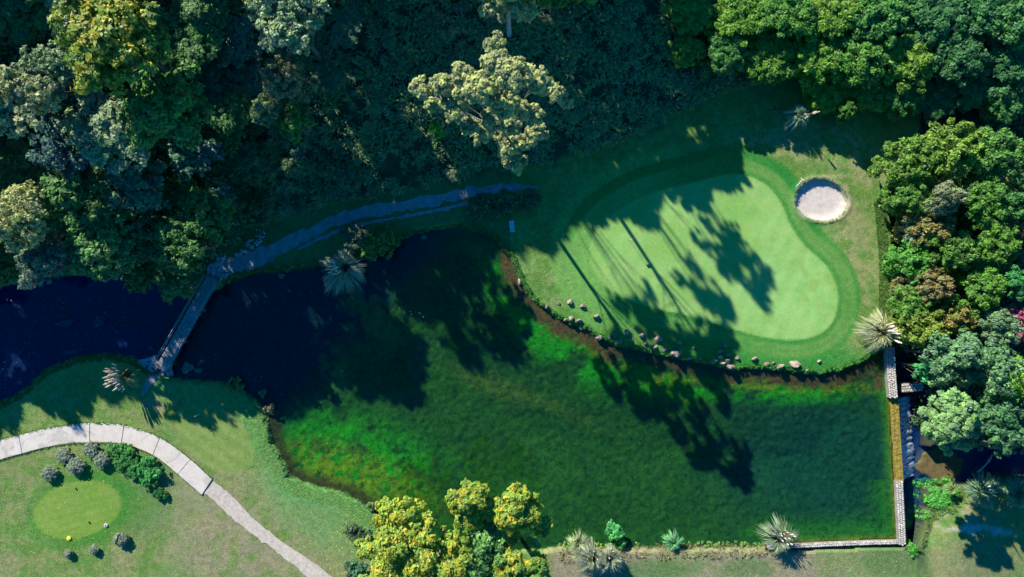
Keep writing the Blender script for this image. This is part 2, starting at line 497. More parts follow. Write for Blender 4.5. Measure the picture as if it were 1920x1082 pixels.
    C = mixc(C, EM, R * sstep(3.4, 2.9, gd) * sstep(1.5, 2.0, gd) * blob(px, py, 1440, 400, 100, 120, 0, .4) * .9)
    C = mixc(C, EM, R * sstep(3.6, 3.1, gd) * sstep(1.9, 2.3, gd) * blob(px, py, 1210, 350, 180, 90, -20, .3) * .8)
    gm = R * sstep(.16, -.16, gd)
    C = mixc(C, (.215, .345, .092), gm)
    C = mixc(C, (.15, .31, .065), gm * sstep(.38, .68, fbm(x, y, .45, 77, 4)) * .55)
    C = mixc(C, (.25, .43, .15), gm * blob(px, py, 1470, 540, 90, 110, -20, .8) * .8 * sstep(.25, .6, n2))
    C = mixc(C, (.24, .40, .13), gm * sstep(.35, .65, n1) * .5)
    C = mixc(C, (.15, .33, .075), gm * sstep(.3, .7, .5 + .5 * np.sin((px * .9 + py * .45) * .21)) * .28)
    G = G * (1 - .5 * gm) * (1 - .3 * R * sstep(2.9, 2.4, gd))
    br = bunk_r(x, y)
    C = mixc(C, (.36, .31, .22), sstep(1.22, 1.03, br) * sstep(.35, .55, n2) * .8)
    # north side: thin grass on the bank, leaf litter on the slope
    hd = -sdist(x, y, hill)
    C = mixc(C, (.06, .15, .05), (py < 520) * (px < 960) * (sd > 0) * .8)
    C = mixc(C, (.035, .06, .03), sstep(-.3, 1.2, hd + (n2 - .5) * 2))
    C = mixc(C, (.05, .045, .03), sstep(47.2, 47.8, x / 1.0) * (py > 200) * (py < 900) * 1.0)
    C = mixc(C, (.06, .06, .035), (seg_dist(x, y, chan) < .9) * (x > 44) * .8)
    # bare earth at the water's lip
    C = mixc(C, (.08, .055, .03), sstep(.28, .05, sd) * (py < 720) * (px > 940) * (sd > 0))
    # -------- pond bed
    d = -sd
    nb = fbm(x, y, .55, 61, 4); nc = fbm(x, y, 1.7, 71, 3)
    B = np.zeros_like(C) + np.array((.012, .060, .009))
    B = mixc(B, (.018, .078, .010), sstep(.4, .62, nb) * .7)
    B = mixc(B, (.002, .042, .036), blob(px, py, 1560, 860, 190, 150, 0, .7) * .85)
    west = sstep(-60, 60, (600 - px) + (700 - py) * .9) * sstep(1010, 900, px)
    lime = blob(px, py, 655, 852, 150, 62, 16, .7) * 1.1 + blob(px, py, 1010, 600, 150, 42, 48, .6) + blob(px, py, 1130, 670, 160, 45, 25, .5) + blob(px, py, 1420, 730, 170, 26, 3, .5)
    B = mixc(B, (.014, .20, .005), lime * sstep(.28, .46, nb) * .97)
    yel = blob(px, py, 665, 895, 140, 44, 20, .6) + blob(px, py, 1150, 665, 170, 20, 30, .5) + blob(px, py, 1450, 720, 190, 14, 3, .5)
    B = mixc(B, (.13, .19, .004), yel * sstep(.34, .52, nc) * .9)
    silt = blob(px, py, 925, 725, 75, 18, 22, .7) + blob(px, py, 1050, 770, 80, 12, 25, .8) * .6
    B = mixc(B, (.09, .13, .02), silt * .45)
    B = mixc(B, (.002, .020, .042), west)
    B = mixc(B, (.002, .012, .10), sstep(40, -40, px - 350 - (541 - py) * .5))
    patch = (blob(px, py, 620, 690, 28, 55, -20, .6) + blob(px, py, 700, 590, 50, 70, -20, .6)) * sstep(.4, .55, nb)
    B = mixc(B, (.03, .14, .03), patch * .8)
    B = mixc(B, B[..., :] * 0 + np.array((.004, .03, .012)), sstep(.56, .66, nc) * .35 * sstep(2, 4, d))
    edgeE = sstep(1.9, .6, seg_dist(x, y, WALL_PL, False)) * (px > 1040)
    B = mixc(B, (.045, .16, .006), edgeE * .8)
    B = mixc(B, (.17, .13, .015), sstep(.95, .6, seg_dist(x, y, WALL_PL, False)) * (px > 1040) * .8)
    wbr = .9 + 2.9 * nc * (.5 + nb)
    brown = sstep(wbr, wbr * .45, d) * (px > 940) * (py < 730) * (px < 1655)
    B = mixc(B, (.115, .055, .024), brown * (.75 + .25 * sstep(.3, .6, nc)))
    B = mixc(B, (.02, .13, .006), sstep(4.5, 1.5, seg_dist(x, y, WALL_PL, False)) * (py > 900) * (px > 1000) * (d > 1.2) * .6)
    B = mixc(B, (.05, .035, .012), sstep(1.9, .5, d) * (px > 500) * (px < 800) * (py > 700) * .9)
    C = np.where((d > 0)[..., None], B, C)
    G = np.where(d > 0, .9, G)
    # lower stream bed
    cd = sdist(x, y, chan)
    C = np.where((cd < .1)[..., None], mixc(np.zeros_like(C) + np.array((.02, .03, .04)), (.13, .10, .045), blob(px, py, 1792, 883, 64, 46, 0, .35)), C)
    return np.clip(C, 0, 1), G, (d > .15) * 1.0

xs = np.concatenate([np.array([-600, -400, -280, -200, -150, -120, -100, -88, -78, -70]), np.arange(-64, 64.01, .2), np.array([66, 70, 78, 88, 100, 120, 150, 200, 280, 400, 600])])
ys = np.concatenate([np.array([-600, -400, -250, -150, -100, -75, -60, -50, -42]), np.arange(-37, 38.01, .2), np.array([40, 44, 50, 58, 68, 80, 100, 130, 180, 260, 400, 600])])
X, Y = np.meshgrid(xs, ys)
Z = height(X.ravel(), Y.ravel())
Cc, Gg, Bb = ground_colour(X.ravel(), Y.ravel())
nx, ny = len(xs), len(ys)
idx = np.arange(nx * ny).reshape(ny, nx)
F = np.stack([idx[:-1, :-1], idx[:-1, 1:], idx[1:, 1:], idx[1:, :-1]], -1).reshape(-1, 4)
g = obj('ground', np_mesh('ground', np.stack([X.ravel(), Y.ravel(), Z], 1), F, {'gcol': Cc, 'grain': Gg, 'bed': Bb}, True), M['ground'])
tag(g, kind='structure')

def poly_sheet(name, poly, z, mat):
    bm = bmesh.new()
    f = bm.faces.new([bm.verts.new((p[0], p[1], z)) for p in poly])
    bmesh.ops.triangulate(bm, faces=[f])
    me = bm_mesh(name, bm)
    if me.polygons[0].normal.z < 0: me.flip_normals()
    return tag(obj(name, me, mat), kind='structure')

# water: sheets a little wider than the shore so the banks cut them
def grow(poly, d):
    n = len(poly); out = []
    area = sum(poly[i][0] * poly[(i + 1) % n][1] - poly[(i + 1) % n][0] * poly[i][1] for i in range(n))
    sg = 1 if area > 0 else -1
    for i in range(n):
        t = poly[(i + 1) % n] - poly[i - 1]; t = t / (np.linalg.norm(t) + 1e-9)
        out.append(poly[i] + sg * d * np.array((t[1], -t[0])))
    return np.array(out)
pw = grow(pond, .45)
pw[:, 0] = np.where((pw[:, 1] < -6.5) & (pw[:, 0] > 40), np.minimum(pw[:, 0], np.interp(pw[:, 1], [-30, -12.5, -7], [45.55, 44.6, 44.2])), pw[:, 0])
pw[:, 1] = np.where((pw[:, 0] > 3) & (pw[:, 1] < -28), np.maximum(pw[:, 1], -30.15), pw[:, 1])
poly_sheet('pond_water', pw, 0.0, M['water'])
poly_sheet('stream_water', grow(chan, .5), -2.6, M['water_low'])

# ------------------------------------------------------------------ paths
def ribbon(name, left, right, mat, dz=.03, thick=.06, jit=0.0, zfun=None, across=5):
    L = smooth_poly(left, False, 8); R_ = smooth_poly(right, False, 8)
    n = len(L); v = []
    for i in range(n):
        for k in range(across):
            t = k / (across - 1)
            p = L[i] * (1 - t) + R_[i] * t
            if jit and k in (0, across - 1): p = p + rng.normal(0, jit, 2)
            v.append((p[0], p[1], 0))
    v = np.array(v)
    hz = height(v[:, 0], v[:, 1]) if zfun is None else zfun
    v[:, 2] = hz + dz
    f = [(i * across + k, i * across + k + 1, (i + 1) * across + k + 1, (i + 1) * across + k) for i in range(n - 1) for k in range(across - 1)]
    lo = len(v)
    base = v.copy(); base[:, 2] -= thick + .1
    v = np.vstack([v, base])
    for i in range(n - 1):
        for k in (0, across - 1):
            a, b = i * across + k, (i + 1) * across + k
            f.append((a, b, b + lo, a + lo))
    for i in (0, n - 1):
        for k in range(across - 1):
            a = i * across + k
            f.append((a, a + 1, a + 1 + lo, a + lo))
    return obj(name, np_mesh(name, v, f, smooth=False), mat)

outer = [(-60, 848), (0, 826), (36, 816), (84, 804), (126, 797), (169, 793), (233, 798), (300, 821), (357, 862), (398, 899)]
inner = [(-60, 886), (0, 862), (42, 850), (84, 839), (126, 832), (169, 830), (228, 832), (287, 853), (334, 889), (379, 928)]
so, si = smooth_poly(PA(outer, .5), False, 8), smooth_poly(PA(inner, .5), False, 8)
cuts = [0, 16, 40, 48, 56, 64, 72]
def slab_mesh(a, b):
    o_, i_ = so[a:b + 1].copy(), si[a:b + 1].copy()
    def trim(q, e):
        q = q.copy()
        d0 = (q[1] - q[0]) / np.linalg.norm(q[1] - q[0]); d1 = (q[-2] - q[-1]) / np.linalg.norm(q[-2] - q[-1])
        q[0] = q[0] + d0 * e; q[-1] = q[-1] + d1 * e
        return q
    o_, i_ = trim(o_, .03), trim(i_, .03)
    bm = bmesh.new(); z = .57 + rng.uniform(-.012, .012)
    ring = [bm.verts.new((p[0], p[1], z)) for p in o_] + [bm.verts.new((p[0], p[1], z)) for p in i_[::-1]]
    f = bm.faces.new(ring)
    r = bmesh.ops.extrude_face_region(bm, geom=[f])
    bmesh.ops.translate(bm, verts=[e for e in r['geom'] if isinstance(e, bmesh.types.BMVert)], vec=(0, 0, -.2))
    bmesh.ops.recalc_face_normals(bm, faces=bm.faces)
    bmesh.ops.bevel(bm, geom=[e for e in bm.edges if all(v.co.z > .5 for v in e.verts)], offset=.02, segments=1, affect='EDGES')
    return bm_mesh('slab', bm)
path_root = bpy.data.objects.new('concrete_path', None); COL.objects.link(path_root); tag(path_root, kind='structure')
for a, b in zip(cuts[:-1], cuts[1:]):
    obj('slab', slab_mesh(a, b), M['concrete'], path_root)

gl_ = [(381, 927), (392, 930), (440, 976), (500, 1021), (555, 1063), (640, 1135)]
gr_ = [(400, 901), (412, 908), (430, 926), (480, 976), (530, 1016), (590, 1056), (700, 1140)]
gr_ = [(401, 902), (430, 926), (480, 976), (530, 1016), (590, 1056), (700, 1140)]
tag(ribbon('gravel_path', PA(gl_, .5), PA(gr_, .5), M['gravel'], .05, .05, .07, across=7), kind='structure')
tr_c = [(395, 528), (430, 503), (480, 484), (560, 447), (640, 410), (720, 392), (800, 378), (880, 360), (950, 351), (1010, 351)]
tr_w = [14, 17, 15, 12, 11, 11, 10, 9, 7, 2]
def offs(c, w):
    c = np.array(c, float); out = []
    for i in range(len(c)):
        t = c[min(i + 1, len(c) - 1)] - c[max(i - 1, 0)]; t /= np.linalg.norm(t)
        out.append(c[i] + np.array((t[1], -t[0])) * w[i])
    return out
tag(ribbon('dirt_track', PA(offs(tr_c, [-q for q in tr_w]), .5), PA(offs(tr_c, tr_w), .5), M['track'], .05, .05, .16), kind='structure')
dr_c = [(560, 466), (610, 442), (660, 424), (720, 412), (790, 400), (850, 388), (885, 378)]
tag(ribbon('stone_edging', PA(offs(dr_c, [-3] * 7), .5), PA(offs(dr_c, [3] * 7), .5), M['track'], .09, .1, .07, across=3), kind='structure')
ft_c = [(300, 692), (288, 706), (276, 724), (266, 742)]
tag(ribbon('trodden_path', PA(offs(ft_c, [-9, -8, -6, -3]), .5), PA(offs(ft_c, [9, 8, 6, 3]), .5), M['track'], .03, .03, .1), kind='structure')

# bunker sand
bm = bmesh.new()
NR, NA = 10, 56
rings = []
for i in range(NR + 1):
    r = .99 * (1 - i / NR) if i < NR else 0
    if i == NR:
        rings.append([bm.verts.new((BUNK_C[0], BUNK_C[1], zat(*BUNK_C[:2]) + .12))]); break
    row = []
    for k in range(NA):
        a = 2 * PI * k / NA
        rm_ = r * (1 + .035 * math.sin(2 * a + 1) + .025 * math.sin(3 * a + 2) + .012 * math.sin(9 * a))
        u, v = rm_ * BUNK_R[0] * math.cos(a), rm_ * BUNK_R[1] * math.sin(a)
        x = BUNK_C[0] + u * math.cos(BUNK_A) - v * math.sin(BUNK_A); y = BUNK_C[1] + u * math.sin(BUNK_A) + v * math.cos(BUNK_A)
        z = -.03 + .30 * max(0, (r - .55) / .45) ** 2 * (.35 + .65 * (math.sin(a) < .2)) + .05 * float(vnoise(x, y, 2.2, 5))
        row.append(bm.verts.new((x, y, z)))
    rings.append(row)
for a, b in zip(rings[:-1], rings[1:]):
    for k in range(NA):
        if len(b) == 1: bm.faces.new((a[k], a[(k + 1) % NA], b[0]))
        else: bm.faces.new((a[k], a[(k + 1) % NA], b[(k + 1) % NA], b[k]))
rings[-1][0].co.z = 0.0
me = bm_mesh('sand', bm, True)
tag(obj('bunker_sand', me, M['sand']), kind='structure')
BE = [(BUNK_C[0] + 1.02 * (BUNK_R[0] * math.cos(a) * math.cos(BUNK_A) - BUNK_R[1] * math.sin(a) * math.sin(BUNK_A)), BUNK_C[1] + 1.02 * (BUNK_R[0] * math.cos(a) * math.sin(BUNK_A) + BUNK_R[1] * math.sin(a) * math.cos(BUNK_A))) for a in np.linspace(0, 2 * PI, 220)]

# ------------------------------------------------------------------ rocks
def rock_mesh(sx, sy, sz, seed):
    r = random.Random(seed); bm = bmesh.new()
    for _ in range(16):
        d = Vector((r.gauss(0, 1), r.gauss(0, 1), r.gauss(0, 1))).normalized()
        q = r.uniform(.75, 1.0)
        bm.verts.new((d.x * sx * q, d.y * sy * q, d.z * sz * q + sz * .35))
    h = bmesh.ops.convex_hull(bm, input=bm.verts)
    for v in [g_ for g_ in h['geom_interior'] if isinstance(g_, bmesh.types.BMVert)]: bm.verts.remove(v)
    bmesh.ops.bevel(bm, geom=list(bm.edges), offset=min(sx, sy, sz) * .06, segments=1, affect='EDGES')
    return bm_mesh('rock', bm)

ROCKS = [(974, 528, 6, 12, 'pale upright stone alone at the west end of the green bank'),
 (1025, 575, 5, 9, 'narrow pale stone at the lip of the bank below the dry patch'),
 (1047, 569, 6, 5, 'very small stone in the grass left of the two fallen blocks'),
 (1069, 566, 12, 9, 'pinkish block casting a short shadow, highest of the western stones'),
 (1092, 574, 11, 8, 'flat hollowed stone in the grass with a dark shadow beside it'),
 (1118, 593, 13, 7, 'brownish oblong stone lying alone in lush grass'),
 (1060, 599, 7, 6, 'small stone touching the left side of two white boulders'),
 (1071, 598, 11, 10, 'white rounded boulder on the lip, left of a twin'),
 (1086, 603, 13, 9, 'broad white boulder on the lip, right of its twin'),
 (1091, 615, 9, 8, 'pale stone low on the brown shelf under the twin white boulders'),
 (1125, 633, 16, 9, 'reddish flat boulder at the water edge, middle of the bank'),
 (1143, 632, 5, 8, 'thin upright white stone just right of the reddish boulder'),
 (1153, 629, 10, 9, 'pale wedge stone beside the first trunk shadow'),
 (1161, 641, 10, 9, 'pale stone at the water edge below the wedge stone'),
 (1175, 622, 12, 10, 'mauve rounded stone between two trunk shadows'),
 (1185, 637, 6, 5, 'tiny bluish stone in shade right of the mauve stone'),
 (1204, 629, 12, 8, 'mauve low stone on the grass between shadow bands'),
 (1210, 644, 8, 7, 'small grey stone below the mauve low stone'),
 (1212, 659, 11, 6, 'dark reddish stone half in the water inside the shadow'),
 (1234, 636, 14, 12, 'grey boulder in full shade standing back from the water'),
 (1228, 651, 12, 10, 'bluish boulder in shade on the lip, left of three'),
 (1246, 656, 11, 9, 'bluish boulder in shade on the lip, middle of three'),
 (1268, 662, 22, 13, 'largest bluish boulder lying in deep shade on the lip'),
 (1274, 643, 11, 9, 'pinkish stone set back in the grass above the largest shaded boulder'),
 (1302, 651, 8, 7, 'small dim stone in the shaded grass'),
 (1294, 672, 13, 8, 'low bluish stone at the water edge in shade'),
 (1312, 670, 9, 9, 'pale streaked stone at the edge of the tree shadow'),
 (1338, 677, 15, 9, 'dark flat boulder at the shadow end beside the rock pile'),
 (1357, 647, 15, 9, 'tan flat rock at the top of the rock pile'),
 (1350, 658, 13, 9, 'tan slanting rock, second from top of the pile'),
 (1351, 669, 12, 9, 'cream rock on the left side of the pile'),
 (1367, 665, 14, 8, 'cracked pale rock on the right side of the pile'),
 (1364, 675, 12, 10, 'bright rounded rock at the centre of the pile'),
 (1382, 671, 10, 9, 'pale tilted stone just right of the pile'),
 (1355, 682, 12, 9, 'dark blue rock at the foot of the pile'),
 (1369, 688, 18, 10, 'wide rock with white faces at the foot of the pile, in the water'),
 (1413, 672, 13, 10, 'pointed pale boulder with a triangular shadow'),
 (1437, 682, 12, 9, 'grey boulder on the lip, right of the pointed one'),
 (1450, 681, 8, 6, 'small pink stone between two grey boulders'),
 (1463, 687, 15, 9, 'dark grey boulder sunk in the grass lip'),
 (1489, 682, 21, 16, 'largest sunlit boulder, tan topped, near the east end of the bank'),
 (1536, 678, 9, 8, 'small dark stone alone in the grass right of the largest sunlit boulder'),
 (1514, 694, 7, 5, 'tiny white stone at the lip near the east end')]
for i, (px, py, w, h_, lab) in enumerate(ROCKS):
    x, y, _ = P(px, py, .5)
    s = 1 / 16 * (.68 if px < 1290 else .58)
    z = max(zat(x, y), -.1)
    o = obj('rock', rock_mesh(w * s, h_ * s, max(w, h_) * s * .8, 100 + i), M['rock'], loc=(x, y, z))
    o.rotation_euler = (0, 0, rng.uniform(-.4, .4))
    tag(o, lab, 'rock', 'rocks along the bank below the putting green')

# rubble abutments of the bridge
def rubble(name, poly_px, n, size, seed, z0=.35, mat='rubble', smul=1.0):
    poly = PA(poly_px, .4); r = random.Random(seed)
    mn, mx_ = poly.min(0), poly.max(0); bm = bmesh.new(); c = 0; t = 0
    while c < n and t < n * 30:
        t += 1
        x, y = r.uniform(mn[0], mx_[0]), r.uniform(mn[1], mx_[1])
        if not inside(np.array([x]), np.array([y]), poly)[0]: continue
        c += 1
        s = size * r.uniform(.6, 1.4)
        tmp = bmesh.new()
        for _ in range(9):
            d = Vector((r.gauss(0, 1), r.gauss(0, 1), r.gauss(0, 1))).normalized()
            tmp.verts.new((x + d.x * s, y + d.y * s, z0 + r.uniform(-.06, .1) + d.z * s * .6))
        h = bmesh.ops.convex_hull(tmp, input=tmp.verts)
        for v in [q for q in h['geom_interior'] if isinstance(q, bmesh.types.BMVert)]: tmp.verts.remove(v)
        m_ = bpy.data.meshes.new('t'); tmp.to_mesh(m_); tmp.free(); bm.from_mesh(m_); bpy.data.meshes.remove(m_)
    return obj(name, bm_mesh(name, bm), M[mat])
tag(rubble('rubble', [(256, 678), (292, 668), (298, 690), (285, 697), (262, 684)], 90, .22, 1, .25), kind='stuff')
tag(rubble('rubble', [(305, 700), (322, 706), (321, 684), (314, 676)], 60, .22, 2, .25), kind='stuff')
tag(rubble('rubble', [(380, 536), (392, 515), (418, 500), (432, 502), (425, 520), (402, 532)], 150, .2, 3, .5), kind='stuff')
tag(rubble('rubble', [(396, 520), (388, 505), (410, 485), (425, 478), (420, 492), (405, 505)], 70, .2, 4, .6), kind='stuff')
tag(rubble('rubble', [(440, 482), (470, 452), (500, 430), (510, 440), (470, 475)], 60, .16, 5, 1.0), kind='stuff')

# ------------------------------------------------------------------ footbridge
A = Vector((*P(301, 694, 1)[:2], 0)); B = Vector((*P(399, 521, 1)[:2], 0))
dv = (B - A); Lb = dv.length; ang = math.atan2(dv.y, dv.x)
br = empty('footbridge', (A.x, A.y, .7), 'narrow grey plank footbridge between the dark stream and the pond', 'footbridge', rz=ang)
NPL = 46; W = 1.5
pm = []
for v in range(6):
    bm = bmesh.new(); w = Lb / NPL
    add_box(bm, (0, rng.uniform(-.04, .04), 0), (w * rng.uniform(.78, .9), W + rng.uniform(-.08, .06), .06), rng.normal(0, .012))
    bmesh.ops.bevel(bm, geom=list(bm.edges), offset=.008, segments=1, affect='EDGES')
    pm.append(bm_mesh('plank', bm))
for i in range(NPL):
    o = obj('plank', pm[rng.integers(6)], M['plank'], br, ((i + .5) * Lb / NPL, 0, .18 + rng.normal(0, .008)))
for s in (-.6, .6):
    bm = bmesh.new(); add_box(bm, (Lb / 2, s, .02), (Lb + .4, .16, .24)); obj('beam', bm_mesh('beam', bm), M['timber'], br)
for s in (-.8, .8):
    bm = bmesh.new(); add_box(bm, (Lb / 2, s, 1.1), (Lb, .07, .06)); obj('handrail', bm_mesh('handrail', bm), M['plank'], br)
    bm = bmesh.new(); add_box(bm, (Lb / 2, s, .65), (Lb, .04, .04)); obj('middle_rail', bm_mesh('middle_rail', bm), M['plank'], br)
    for k in range(7):
        bm = bmesh.new(); add_box(bm, (.3 + k * (Lb - .6) / 6, s, .5), (.08, .08, 1.18)); obj('post', bm_mesh('post', bm), M['timber'], br)
for xx in (Lb * .33, Lb * .68):
    for s in (-.6, .6):
        bm = bmesh.new(); add_tube(bm, [(xx, s, -2.3), (xx, s, -.1)], .12, 8); obj('pile', bm_mesh('pile', bm), M['timber'], br)

# ------------------------------------------------------------------ weir and walls
def wall_prism(name, pl, wd, z0, z1, mat, parent):
    pl = [np.array(p) for p in pl]; bm = bmesh.new(); L, R_ = [], []
    for i in range(len(pl)):
        t = pl[min(i + 1, len(pl) - 1)] - pl[max(i - 1, 0)]; t = t / np.linalg.norm(t); nrm = np.array((t[1], -t[0]))
        L.append(pl[i] + nrm * wd / 2); R_.append(pl[i] - nrm * wd / 2)
    ring = L + R_[::-1]
    f = bm.faces.new([bm.verts.new((p[0], p[1], z1)) for p in ring])
    r = bmesh.ops.extrude_face_region(bm, geom=[f])
    bmesh.ops.translate(bm, verts=[e for e in r['geom'] if isinstance(e, bmesh.types.BMVert)], vec=(0, 0, z0 - z1))
    bmesh.ops.recalc_face_normals(bm, faces=bm.faces)
    return obj(name, bm_mesh(name, bm), mat, parent)

def cobbles(name, pl, wd, z, size, mat, parent, seed, h=.07):
    """low rough stones set side by side along a wall top"""
    r = random.Random(seed); bm = bmesh.new()
    pl = [np.array(p) for p in pl]
    nrow = max(1, round(wd / size))
    for a, b in zip(pl[:-1], pl[1:]):
        L = np.linalg.norm(b - a); t = (b - a) / L; nr = np.array((t[1], -t[0])); n = max(1, int(L / size))
        for i in range(n):
            for k in range(nrow):
                c = a + t * (i + .5 + (k % 2) * .4 + r.uniform(-.15, .15)) * L / n + nr * ((k + .5) / nrow - .5 + r.uniform(-.02, .02)) * wd
                m_ = r.randint(5, 7); s = size * .5 * r.uniform(.8, 1.08); a0 = r.uniform(0, 6)
                zt = z + h * r.uniform(.3, 1.3); up, lo = [], []
                for q in range(m_):
                    aa = a0 + 2 * PI * q / m_; rr = s * r.uniform(.8, 1.15)
                    up.append(bm.verts.new((c[0] + .8 * rr * math.cos(aa), c[1] + .8 * rr * math.sin(aa), zt + r.uniform(-.015, .015))))
                    lo.append(bm.verts.new((c[0] + rr * math.cos(aa), c[1] + rr * math.sin(aa), z - .03)))
                bm.faces.new(up)
                for q in range(m_): bm.faces.new((lo[q], lo[(q + 1) % m_], up[(q + 1) % m_], up[q]))
    o = obj(name, bm_mesh(name, bm), mat, parent); o['kind'] = 'stuff'
    return o

algae = NT('wet_algae_stone')
na = algae.noise(3, 5, .7); nbb = algae.noise(11, 3, .6)
cA = algae.mix(algae.mr(na, .4, .62, 0, 1), (.15, .11, .03), (.33, .26, .04))
algae.base(algae.scale_col(cA, algae.mr(nbb, .3, .7, .6, 1.4))); algae.b.inputs['Roughness'].default_value = .35; algae.bump(nbb, .8, .04)
M['algae'] = algae.m
foam = NT('falling_water')
mp = foam.new('ShaderNodeMapping'); mp.inputs['Scale'].default_value = (.5, 2.4, .5)
foam.link(foam.pos(), mp.inputs['Vector'])
fn = foam.noise(1.6, 6, .75, mp.outputs[0], .6)
foam.base(foam.mix(foam.mr(fn, .40, .62, 0, 1), (.03, .06, .16), (.85, .88, .92))); foam.b.inputs['Roughness'].default_value = .25; foam.bump(fn, .9, .12)
M['foam'] = foam.m

w0 = P(1676, 745, 0)
weir = empty('stone_weir', (w0[0], w0[1], -3.2), 'straight stone weir wall with a yellow algae covered spillway at the pond east end', 'weir')
def loc(pl): return [(p[0] - w0[0], p[1] - w0[1]) for p in pl]
def zl(z): return z + 3.2
n_pl = loc(PA([(1669, 652), (1671, 700), (1675, 745)], .5))
s_pl = loc(PA([(1676, 745), (1681, 830), (1686, 905)], .0))
g_pl = loc(PA([(1687, 903), (1690, 960), (1693, 1022)], .5))
wall_prism('wall', n_pl, 1.0, zl(-3.6), zl(.55), M['mortar'], weir); cobbles('coping_stones', n_pl, 1.0, zl(.55), .27, M['wallstone'], weir, 1)
wall_prism('spillway', s_pl, 1.02, zl(-3.6), zl(.02), M['algae'], weir)
cobbles('spillway_stones', s_pl, .9, zl(.02), .36, M['algae'], weir, 2, .03)
wall_prism('wall', g_pl, .85, zl(-3.6), zl(.42), M['mortar'], weir); cobbles('coping_stones', g_pl, .85, zl(.42), .25, M['wallstone'], weir, 3)
cw = P(1632, 1020, .4)
wl_px = [(1687, 1017), (1640, 1018), (1560, 1021), (1440, 1027)]
pwall = empty('pond_wall', (cw[0], cw[1], -1), 'low pale stone wall along the south-east edge of the pond', 'wall')
pl = [(p[0] - cw[0], p[1] - cw[1]) for p in PA(wl_px, .4)]
wall_prism('wall', pl, .42, .1, 1.36, M['mortar'], pwall); cobbles('coping_stones', pl, .42, 1.36, .26, M['wallstone'], pwall, 4)
cx_ = P(1690, 728, -.6)
cwall = empty('cross_wall', (cx_[0], cx_[1], -3), 'short stone wall crossing the channel behind the weir', 'wall')
pl = [(0.1, 0), (2.6, .15)]
wall_prism('wall', pl, 1.0, 0, 2.3, M['mortar'], cwall); cobbles('coping_stones', pl, 1.0, 2.3, .3, M['wallstone'], cwall, 5)
pl = loc(PA([(1686, 640), (1684, 560), (1676, 380)], -.2))
# waterfall apron: steep sheet from the spillway lip down to the stream
bm = bmesh.new(); rows = []
for i in range(41):
    t = i / 40; a = np.array(P(1684 + 1 * t + 9 * t * 0 + (1694 - 1684) * t, 748 + (902 - 748) * t, 0)[:2])
    row = []
    for k in range(7):
        u = k / 6
        row.append(bm.verts.new((a[0] + u * (2.9 + .5 * (float(vnoise(i * .9, 3.3, 1, 4)) - .5)) - .05, a[1], -.02 - 2.62 * u ** .8 + .10 * (float(vnoise(i * .8, k * .7, 1, 9)) - .5))))
    rows.append(row)
for a, b in zip(rows[:-1], rows[1:]):
    for k in range(6): bm.faces.new((a[k], a[k + 1], b[k + 1], b[k]))
tag(obj('waterfall', bm_mesh('waterfall', bm, True), M['foam']), kind='structure')

# ------------------------------------------------------------------ foliage generators
def unit(n):
    v = rng.normal(0, 1, (n, 3)); return v / np.linalg.norm(v, axis=1, keepdims=True)

def leaf_quads(pos, nrm, size, asp=1.5, fold=0.0):
    n = len(pos)
    nrm = nrm / (np.linalg.norm(nrm, axis=1, keepdims=True) + 1e-9)
    t = np.cross(nrm, unit(n)); t /= (np.linalg.norm(t, axis=1, keepdims=True) + 1e-9)
    b = np.cross(nrm, t)
    s = np.asarray(size)[:, None] if np.ndim(size) else size
    L, Wd = t * s * asp * .5, b * s * .5
    v = np.stack([pos - L, pos + Wd * .9 - L * .1, pos + L, pos - Wd * .9 - L * .1], 1).reshape(-1, 3)
    f = np.arange(4 * n).reshape(n, 4)
    return v, f

def crown_mesh(name, lobes, n_leaf, size, sub=9, subr=.42, flat=.8, jitter=.35, asp=1.5):
    """lobes: rows x,y,z,r. Leaves sit on small clumps spread over each lobe."""
    lobes = np.asarray(lobes, float)
    w = lobes[:, 3] ** 2; w = w / w.sum()
    P_, N_, V_, T_ = [], [], [], []
    zmin, zmax = lobes[:, 2].min(), lobes[:, 2].max() + lobes[:, 3].max() * .6
    for (x, y, z, r), ww in zip(lobes, w):
        k = max(3, int(sub * (r / np.mean(lobes[:, 3])) ** 1.5))
        d = unit(k); d[:, 2] = np.where(d[:, 2] < -.35, -d[:, 2], d[:, 2])
        cs = np.array((x, y, z)) + d * r * rng.uniform(.55, .95, (k, 1)) * (1, 1, flat)
        rs = r * subr * rng.uniform(.6, 1.25, k)
        n = int(n_leaf * ww)
        j = rng.choice(k, n, p=rs ** 2 / (rs ** 2).sum())
        e = unit(n); e[:, 2] = np.where(e[:, 2] < -.2, -e[:, 2] * .7, e[:, 2])
        e /= np.linalg.norm(e, axis=1, keepdims=True)
        rad = rs[j] * (1 - .7 * rng.random(n) ** 1.4) * rng.uniform(.8, 1.3, n)
        p = cs[j] + e * rad[:, None] * (1, 1, flat)
        P_.append(p)
        N_.append(e * .9 + d[j] * .5 + np.array((0, 0, .35)) + unit(n) * jitter * 2.2)
        cl = rng.random(k)[j]
        V_.append(np.clip(.5 * cl + .5 * rng.random(n) * 1.0, 0, 1))
        T_.append(np.clip(.5 * (p[:, 2] - zmin) / (zmax - zmin + 1e-6) + .5 * rad / (rs[j] * 1.1), 0, 1) * (.7 + .6 * (cl > .35)))
    p = np.vstack(P_); nn = np.vstack(N_); va = np.concatenate(V_); ti = np.concatenate(T_)
    s = size * (.5 + 1.1 * rng.random(len(p)) ** 1.3)* 1.0
    v, f = leaf_quads(p, nn, s, asp)
    return np_mesh(name, v, f, {'var': np.repeat(va, 4), 'tip': np.repeat(ti, 4)})

